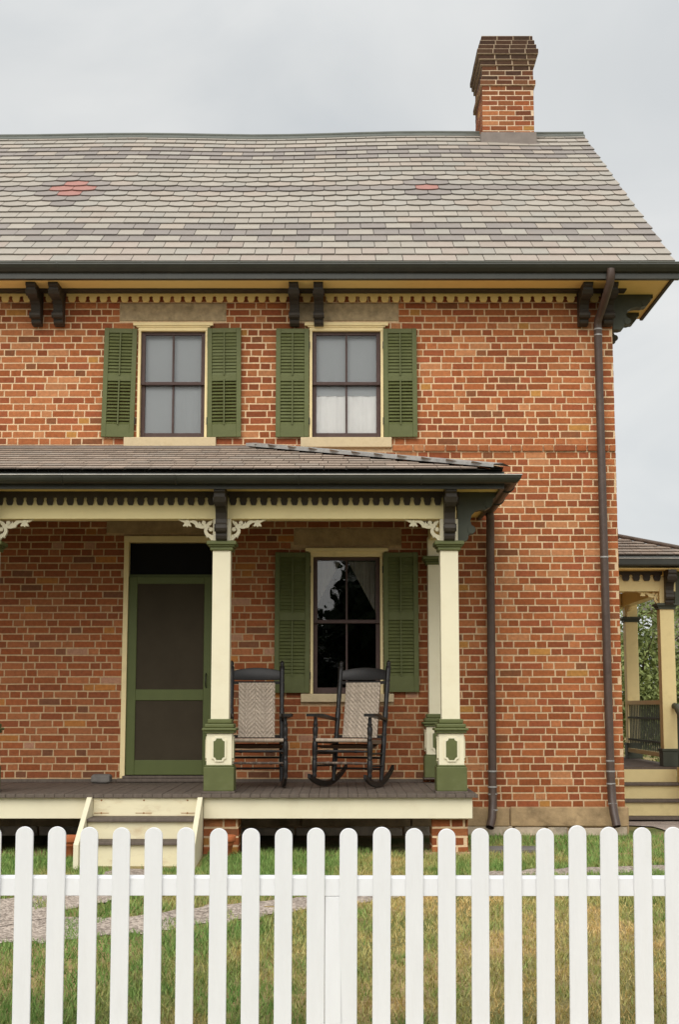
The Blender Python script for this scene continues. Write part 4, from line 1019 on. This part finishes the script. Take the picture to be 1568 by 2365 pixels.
    for i in range(N):
        a = i * 4; b = a + 4; fs += [(a, b, b + 1, a + 1), (a + 1, b + 1, b + 2, a + 2), (a + 2, b + 2, b + 3, a + 3), (a + 3, b + 3, b, a)]
    m_.mesh(vs, fs, None, True); obj('head_slat', m_, M['black'], t, loc=(0, 0, 0), bevel=.003)
    # arms: paddles, broad and round in front, narrow at the back post
    for s in (-1, 1):
        y1 = by(.60); Lf = []; Rt = []
        for k in range(15):
            tt = k / 14; y = -.315 + (y1 + .315) * tt
            hw = .060 * math.sin(math.pi * min(1, .42 + tt * 3.2) / 2) if tt < .3 else .060 - .042 * min(1, (tt - .3) / .5)
            cx = s * (fx + .012 - (fx - rx_ + .0) * tt); Lf.append((cx - hw, y)); Rt.append((cx + hw, y))
        m_ = MB(); z = lambda y: .668 - .10 * max(0, (y + .16)) - .012 * ((y + .2) ** 2)
        for k in range(14):
            q = [(*Rt[k], z(Rt[k][1])), (*Rt[k + 1], z(Rt[k + 1][1])), (*Lf[k + 1], z(Lf[k + 1][1])), (*Lf[k], z(Lf[k][1]))]
            lo_ = [(p[0], p[1], p[2] - .026) for p in q]
            m_.face(q); m_.face(list(reversed(lo_))); m_.face([lo_[0], lo_[1], q[1], q[0]]); m_.face([q[3], q[2], lo_[2], lo_[3]])
        a, b = (*Lf[0], z(Lf[0][1])), (*Rt[0], z(Rt[0][1])); m_.face([a, (a[0], a[1], a[2] - .026), (b[0], b[1], b[2] - .026), b])
        obj('armrest', m_, M['black'], t, loc=(0, 0, 0))
    return t
M['worn'] = material('worn_wood', (0.09, 0.065, 0.05), 0.6, 0.3, 30, stretch=(2, 1, 1), spec=0.3, dirt=(0.36, 0.27, 0.2), dirt_amt=0.9, dirt_scale=14)
ch1 = make_chair('black rocking chair half hidden by the porch column, evenly toned woven back, facing straight out', 1, 3)
ch1.location = (-.768, 13.26, FZ + .004); ch1.rotation_euler = (0, 0, R(3)); ch1.scale = (1.0,) * 3
ch2 = make_chair('black rocking chair below the window, turned slightly aside, with a streaky zigzag woven back', 0, 4)
ch2.location = (.105, 13.24, FZ + .004); ch2.rotation_euler = (0, 0, R(-21)); ch2.scale = (1.0,) * 3

# ------------------------------------------------------------------ small loose things
def rock(c, sx_, sy_, sz_, seed, n=3, flat=.0):
    m_ = MB(); bm_ = []
    r_ = random.Random(seed); N1, N2 = 14, 9; vs = []
    for j in range(N2 + 1):
        ph = -math.pi / 2 + math.pi * j / N2
        for i in range(N1):
            th = 2 * math.pi * i / N1; v = Vector((math.cos(ph) * math.cos(th), math.cos(ph) * math.sin(th), math.sin(ph)))
            q = Vector([math.copysign(abs(k) ** .38, k) for k in v]); q *= 1 + .10 * mnoise.noise(v * 1.7 + Vector((seed, 0, 0)))
            vs.append((c[0] + q.x * sx_, c[1] + q.y * sy_, c[2] + q.z * sz_))
    m_.mesh(vs, [(j * N1 + i, j * N1 + (i + 1) % N1, (j + 1) * N1 + (i + 1) % N1, (j + 1) * N1 + i) for j in range(N2) for i in range(N1)], None, False)
    return m_
tag(obj('stone_block', rock((0, 0, .042), .095, .07, .042, 5), M['flag'], loc=(-2.305, 13.98, FZ + .003)), 'rough grey stone block on the porch floor beside the screen door frame', 'stone')
tag(obj('flagstone', rock((0, 0, .012), .29, .13, .028, 9), M['flag'], loc=(1.56, 12.62, 0.0)), 'flat grey stone slab lying in the grass beside the porch corner', 'stone slab')
def pot(name, label, x, y, s):
    m_ = MB(); m_.lathe([(0, .004), (.055 * s, .004), (.058 * s, .01), (.082 * s, .125 * s), (.096 * s, .125 * s), (.100 * s, .135 * s), (.102 * s, .170 * s), (.097 * s, .176 * s), (.088 * s, .172 * s), (.080 * s, .10 * s), (.075 * s, .09 * s), (0, .09 * s)])
    o = obj(name, m_, M['terracotta'], loc=(x, y, 0)); tag(o, label, 'flower pot', 'terracotta pots below the porch'); return o
pot('flower_pot', 'terracotta flower pot beside the porch steps, against the dark gap under the porch', -2.26, 12.15, 1.0)
pot('flower_pot', 'terracotta flower pot beside the porch steps, in front of the brick pier', -.97, 12.18, 1.0)

# ------------------------------------------------------------------ picket fence
FY = 7.30; LEAN = .06
fence = thing('picket_fence', 'white picket fence with round topped pickets along the front of the yard', 'fence', (0, FY, -.55))
tops = [(-18.5, 1908), (56, 1908), (131, 1908), (205.5, 1909), (280, 1910), (354.5, 1910), (429, 1910), (505, 1912), (579.5, 1912), (655, 1912), (729.5, 1911), (805, 1912), (882, 1909), (957, 1912), (1032, 1913), (1109, 1912), (1184, 1912), (1259, 1912), (1334, 1905.5), (1407, 1909), (1484, 1910), (1556, 1909)]
PK = [((x - 784) / 3285 * 7.149, .6455 - (y - 1910) * .00215) for x, y in tops]
sp0 = .163
for k in range(1, 14): PK.append((PK[0][0] - sp0 * k + .004 * rnd.random(), .648))
for k in range(1, 14): PK.append((PK[21][0] + sp0 * k + .004 * rnd.random(), .646))
fy = lambda z: FY + (.646 - z) * LEAN
for i, (x, zt) in enumerate(PK):
    hw = .0445 + .0012 * (rnd.random() - .5); tilt = .004 * (rnd.random() - .5) - .004; m_ = MB(); z0 = -.50
    pts = [(x - hw + tilt, z0), (x + hw + tilt, z0)]
    for k in range(13):
        a = math.pi * k / 12; pts.append((x + hw * math.cos(a), zt - hw * .95 + hw * .95 * math.sin(a)))
    n = len(pts); th = .019
    vs = [(p[0], fy(p[1]) - th / 2, p[1]) for p in pts] + [(p[0], fy(p[1]) + th / 2, p[1]) for p in pts]
    m_.mesh(vs, [tuple(range(n)), tuple(reversed(range(n, 2 * n)))] + [((j + 1) % n, j, n + j, n + (j + 1) % n) for j in range(n)])
    obj('picket', m_, M['white'], fence, bevel=.003)
def rail(a, b, zb, zt):
    m_ = MB(); y0 = fy(.35) + .0105; m_.prism([(y0, zb), (y0, zt - .012), (y0 + .012, zt), (y0 + .04, zt), (y0 + .04, zb)], 'x', a, b); return obj('rail', m_, M['white'], fence, bevel=.002)
rail(-3.8, -.0765, .307, .405); rail(-.074, 3.8, .305, .403)
rail(-3.8, 3.8, -.45, -.355)
m_ = MB(); y0 = fy(.0) + .0105 + .042; 
for px_ in (-.033, -2.45, 2.40): 
    m_ = MB(); m_.box(px_ - .042, px_ + .042, fy(.35) + .052, fy(.35) + .136, -.65, .30); 
    if px_ == -.033: m_.box(px_ - .040, px_ + .040, fy(.35) + .012, fy(.35) + .0515, -.34, .3035)
    obj('post', m_, M['white'], fence, bevel=.004)

# ------------------------------------------------------------------ side porch behind the gable wall
sp = thing('porch', 'yellow side porch with hipped roof, dark balusters and steps, set back beyond the house corner', 'porch', (4.0, 20.6, 0))
SF = .45
mb = MB(); mb.box(WX + .02, 4.62, 19.12, 23.0, SF - .04, SF); obj('porch_floor', mb, M['deck'], sp)
ycol = material('side_porch_yellow_paint', (0.80, 0.66, 0.33), 0.6, 0.06, 5, spec=0.25, dirt=(0.4, 0.27, 0.1), dirt_amt=0.25, dirt_scale=7)  # yellow of the side porch posts, beams, rails and steps
c1 = make_column(sp, ped=False, paint=ycol, total=2.38, hs=.095); c1.location = Vector((4.43, 19.32, SF)) - wloc(sp)
for x, y in ((4.56, 22.3),):
    o = copy_tree(c1, sp); o.location = Vector((x, y, SF)) - wloc(sp)
each('beam', [(WX + .02, 4.56, 19.24, 19.38, 2.79, 3.0), (4.43, 4.57, 19.381, 22.9, 2.79, 3.0), (WX + .02, 4.42, 22.25, 22.38, 2.79, 3.0)], ycol, sp)
q = scallop(WX + .03, 4.38, 3.06, 2.93, .135, 19.21, 19.235); obj('valance', q, M['brown'], sp)
mb = MB(); mb.box(WX + .02, 4.9, 18.95, 23.0, 3.062, 3.08); obj('porch_ceiling', mb, M['yellow'], sp)
b1 = make_bracket(.3, .46, .11, M['brown'], sp); b1.location = Vector((4.455, 19.225, 3.06)) - wloc(sp)
b2_ = make_bracket(.34, .46, .11, M['bracket_green'], sp); b2_.rotation_euler = (0, 0, R(90)); b2_.location = Vector((4.552, 19.32, 3.06)) - wloc(sp)
for x, y, rz, sg in ((4.358, 19.31, 0, -1), (4.50, 22.2, 90, -1), (4.50, 19.42, 90, 1)):
    o = obj('spandrel', spandrel(sg), ycol, sp, loc=(0, 0, 0)); o.location = Vector((x, y, 2.79)) - wloc(sp); o.rotation_euler = (0, 0, R(rz))
mb = MB(); mb.box(WX + .02, 4.98, 18.86, 18.97, 3.10, 3.235); mb.box(4.88, 4.98, 18.971, 23.0, 3.10, 3.235); g_ = obj('gutter', mb, M['olive'], sp, bevel=.02)
mb = MB(); mb.tube([(WX + .02, 18.855, 3.20), (4.98, 18.855, 3.20)], .008, 6); obj('gutter_rim', mb, M['rim'], g_)
mb = MB(); a_ = math.atan2(.42, 1.5); plen = math.hypot(1.5, .42)
qf = lambda u, v, h: (u, 18.9 + v * math.cos(a_) - h * math.sin(a_), 3.245 + v * math.sin(a_) + h * math.cos(a_))
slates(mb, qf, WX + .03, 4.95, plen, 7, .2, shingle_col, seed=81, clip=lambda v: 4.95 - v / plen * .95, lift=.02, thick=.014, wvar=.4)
rf = obj('porch_roof', mb, M['shingle'], sp)
mb = MB(); mb.face([qf(WX, 0, -.01), qf(4.95, 0, -.01), qf(4.0, plen, -.01), qf(WX, plen, -.01)]); mb.face([(4.95, 18.9, 3.24), (4.95, 23.0, 3.24), (4.0, 23.0, 3.655), (4.0, 20.4, 3.655)]); mb.face([(WX, 20.4, 3.655), (4.0, 20.4, 3.655), (4.0, 23, 3.655), (WX, 23, 3.655)]); obj('roof_deck', mb, M['lead'], rf)
mb = MB(); mb.tube([(4.95, 18.9, 3.27), (4.0, 20.4, 3.69)], .03, 8); obj('hip_flashing', mb, M['lead'], rf)
# railing of the side porch
mb = MB(); mb.box(4.43, 4.53, 19.43, 22.2, 1.27, 1.33); rl = obj('railing', mb, ycol, sp)
mb = MB(); mb.box(4.45, 4.51, 19.43, 22.2, SF + .10, SF + .16); obj('rail', mb, ycol, rl)
mb = MB(); mb.box(4.46, 4.50, 19.43, 22.2, 1.06, 1.09); mb.box(4.46, 4.50, 19.43, 22.2, SF + .28, SF + .31); 
y = 19.46
while y < 22.2: mb.box(4.472, 4.488, y, y + .022, SF + .16, 1.27); y += .115
obj('baluster', mb, M['bracket_green'], rl)
mb = MB(); mb.box(WX + .2, 4.42, 22.29, 22.34, 1.24, 1.32); 
rl2 = obj('railing', mb, ycol, sp); mb = MB(); x = WX + .2
while x < 4.4: mb.box(x, x + .03, 22.30, 22.33, SF + .02, 1.24); x += .075
obj('baluster', mb, M['bracket_green'], rl2)
# steps of the side porch
mb = MB(); tr = MB()
for k, (z, y0) in enumerate(((.45, 19.10), (.255, 18.80), (.06, 18.50), (-.135, 18.2))):
    if k < 3: mb.box(WX + .2, 4.46, y0 - .0, y0 + .02, z - .195, z - .031)
    if k: tr.box(WX + .2, 4.465, y0 - .04, y0 + .30, z - .03, z)
st_ = obj('steps', mb, ycol, sp); obj('tread', tr, M['deck'], st_, bevel=.005)
mb = MB(); mb.prism([(19.1, SF), (18.95, SF), (18.1, -.08), (18.1, -.2), (19.1, -.2)], 'x', 4.47, 4.51); obj('stringer', mb, ycol, st_)
mb = MB(); mb.tube([(4.49, 19.2, 1.25), (4.49, 19.1, 1.24), (4.49, 18.1, .76), (4.49, 17.9, .72)], .045, 8); hr_ = obj('handrail', mb, M['bracket_green'], sp)
mb = MB(); y = 19.0
while y > 18.1: zz = 1.18 - (19.1 - y) * .42; mb.box(4.475, 4.505, y, y + .03, zz - .75, zz); y -= .12
mb.box(4.45, 4.53, 18.02, 18.10, -.2, .78)
obj('baluster', mb, M['bracket_green'], hr_)

# ------------------------------------------------------------------ shrubs, trees, the neighbour
def leaf_cloud(c, rad, n, size, cols, seed, core=.35, squash=1.0):
    rg = np.random.default_rng(seed); ncl = 26
    C = rg.normal(0, 1, (ncl, 3)); C /= np.linalg.norm(C, axis=1)[:, None]; C *= (rg.random((ncl, 1)) ** .45) * .72
    cr_ = rg.uniform(.28, .5, ncl); cc = rg.uniform(0, 1, ncl); id_ = rg.integers(0, ncl, n)
    D = rg.normal(0, 1, (n, 3)); D /= np.linalg.norm(D, axis=1)[:, None]; D *= (rg.random((n, 1)) ** .4)
    P = (C[id_] + D * cr_[id_][:, None]) * np.array(rad) + np.array(c)
    P = P[P[:, 2] > .03]; m = len(P); id_ = id_[:m]
    A = rg.normal(0, 1, (m, 3)); A /= np.linalg.norm(A, axis=1)[:, None]; B = np.cross(A, rg.normal(0, 1, (m, 3))); B /= np.linalg.norm(B, axis=1)[:, None]
    s = size * rg.uniform(.6, 1.3, (m, 1)); q = [P + A * s, P + B * s * .45, P - A * s, P - B * s * .45]
    V = np.empty((m * 4, 3))
    for i in range(4): V[i::4] = q[i]
    t = np.clip(cc[id_] * .5 + rg.random(m) * .5, 0, 1)[:, None]; colr = np.array(cols[0]) * (1 - t) + np.array(cols[1]) * t
    return V, colr, m
def leaf_obj(name, data, parent):
    V, colr, m = data; me = bpy.data.meshes.new(name); base = np.array(wloc(parent)) if parent else 0
    me.vertices.add(m * 4); me.vertices.foreach_set('co', (V - base).ravel()); me.loops.add(m * 4); me.loops.foreach_set('vertex_index', np.arange(m * 4)); me.polygons.add(m)
    me.polygons.foreach_set('loop_start', np.arange(0, m * 4, 4)); me.polygons.foreach_set('loop_total', np.full(m, 4)); me.update(calc_edges=True)
    at = me.color_attributes.new('Col', 'FLOAT_COLOR', 'CORNER'); c4 = np.ones((m * 4, 4)); c4[:, :3] = np.repeat(colr, 4, 0); at.data.foreach_set('color', c4.ravel())
    me.materials.append(M['leaf']); o = bpy.data.objects.new(name, me); COL.objects.link(o); o.parent = parent; return o
def plant(kind, label, cat, x, y, h, rad, n, size, cols, seed, group, trunk=.3):
    t = thing(kind, label, cat, (x, y, gz(y)), 0, group); m_ = MB(); r_ = random.Random(seed)
    m_.tube([(x, y, -.1 + gz(y)), (x + .05, y, h * .3), (x - .03, y + .04, h * .6)], [trunk * .5, trunk * .4, trunk * .2], 8)
    for k in range(6):
        a = k * 1.05 + r_.random(); m_.tube([(x, y, h * (.2 + .06 * k)), (x + math.cos(a) * rad[0] * .35, y + math.sin(a) * rad[1] * .35, h * (.42 + .06 * k)), (x + math.cos(a) * rad[0] * .7, y + math.sin(a) * rad[1] * .7, h * (.55 + .06 * k))], [trunk * .22, trunk * .14, trunk * .05], 6)
    obj('trunk', m_, M['bark'], t); leaf_obj('crown', leaf_cloud((x, y, h - rad[2] if kind == 'tree' else h * .5), rad, n, size, cols, seed), t); return t
G = ((0.11, 0.15, 0.04), (0.42, 0.48, 0.17)); GD = ((0.015, 0.028, 0.01), (0.045, 0.07, 0.02))
for i, (x, y, h, rd, lb) in enumerate(((5.6, 27.0, 3.2, 1.7, 'tall loose green shrub seen between the two side porch columns'), (7.6, 26.2, 3.1, 1.6, 'green shrub beyond the side porch handrail, outside its corner column'), (4.1, 28.5, 2.5, 1.3, 'lower green shrub in the gap between the house corner and the rear side porch column'))):
    plant('shrub', lb, 'shrub', x, y, h, (rd, rd * .8, h * .56), 17000, .05, G, 90 + i, 'shrubs behind the side porch', .12)
nb = thing('neighbour_house', 'pale clapboard house far back beyond the shrubs and the side porch', 'house', (13.0, 42.0, 0))
mb = MB(); zz = 0
while zz < 4.2: mb.prism([(40.0, zz), (39.985, zz), (39.998, zz + .12), (40.01, zz + .12)], 'x', 10.1, 16.4); zz += .12
mb.box(10.1, 16.4, 40.02, 46, 0, 4.2); obj('wall', mb, M['siding'], nb)
mb = MB(); mb.box(9.98, 10.12, 39.93, 40.05, 0, 4.2); obj('corner_board', mb, M['cream'], nb)
mb = MB(); mb.prism([(39.5, 4.2), (39.5, 4.3), (43, 5.2), (46.5, 4.3), (46.5, 4.2)], 'x', 9.7, 16.8); obj('roof', mb, M['lead'], nb)
# trees on the camera's side of the street, mirrored in the lower window
for i, (x, y, h, rad) in enumerate(((1.75, -14, 8.2, (2.4, 2.4, 4.2)), (-4.2, -15, 6.0, (2.9, 2.6, 2.8)), (0.6, -17, 4.4, (2.6, 2.0, 2.1)), (8.5, -13, 9, (3.2, 3, 4)), (-9.5, -14, 9, (3.2, 3, 4)))):
    plant('tree', 'leafy dark green tree across the street, behind the photographer', 'tree', x, y, h, rad, 9000, .24, GD, 120 + i, 'trees across the street', .35)
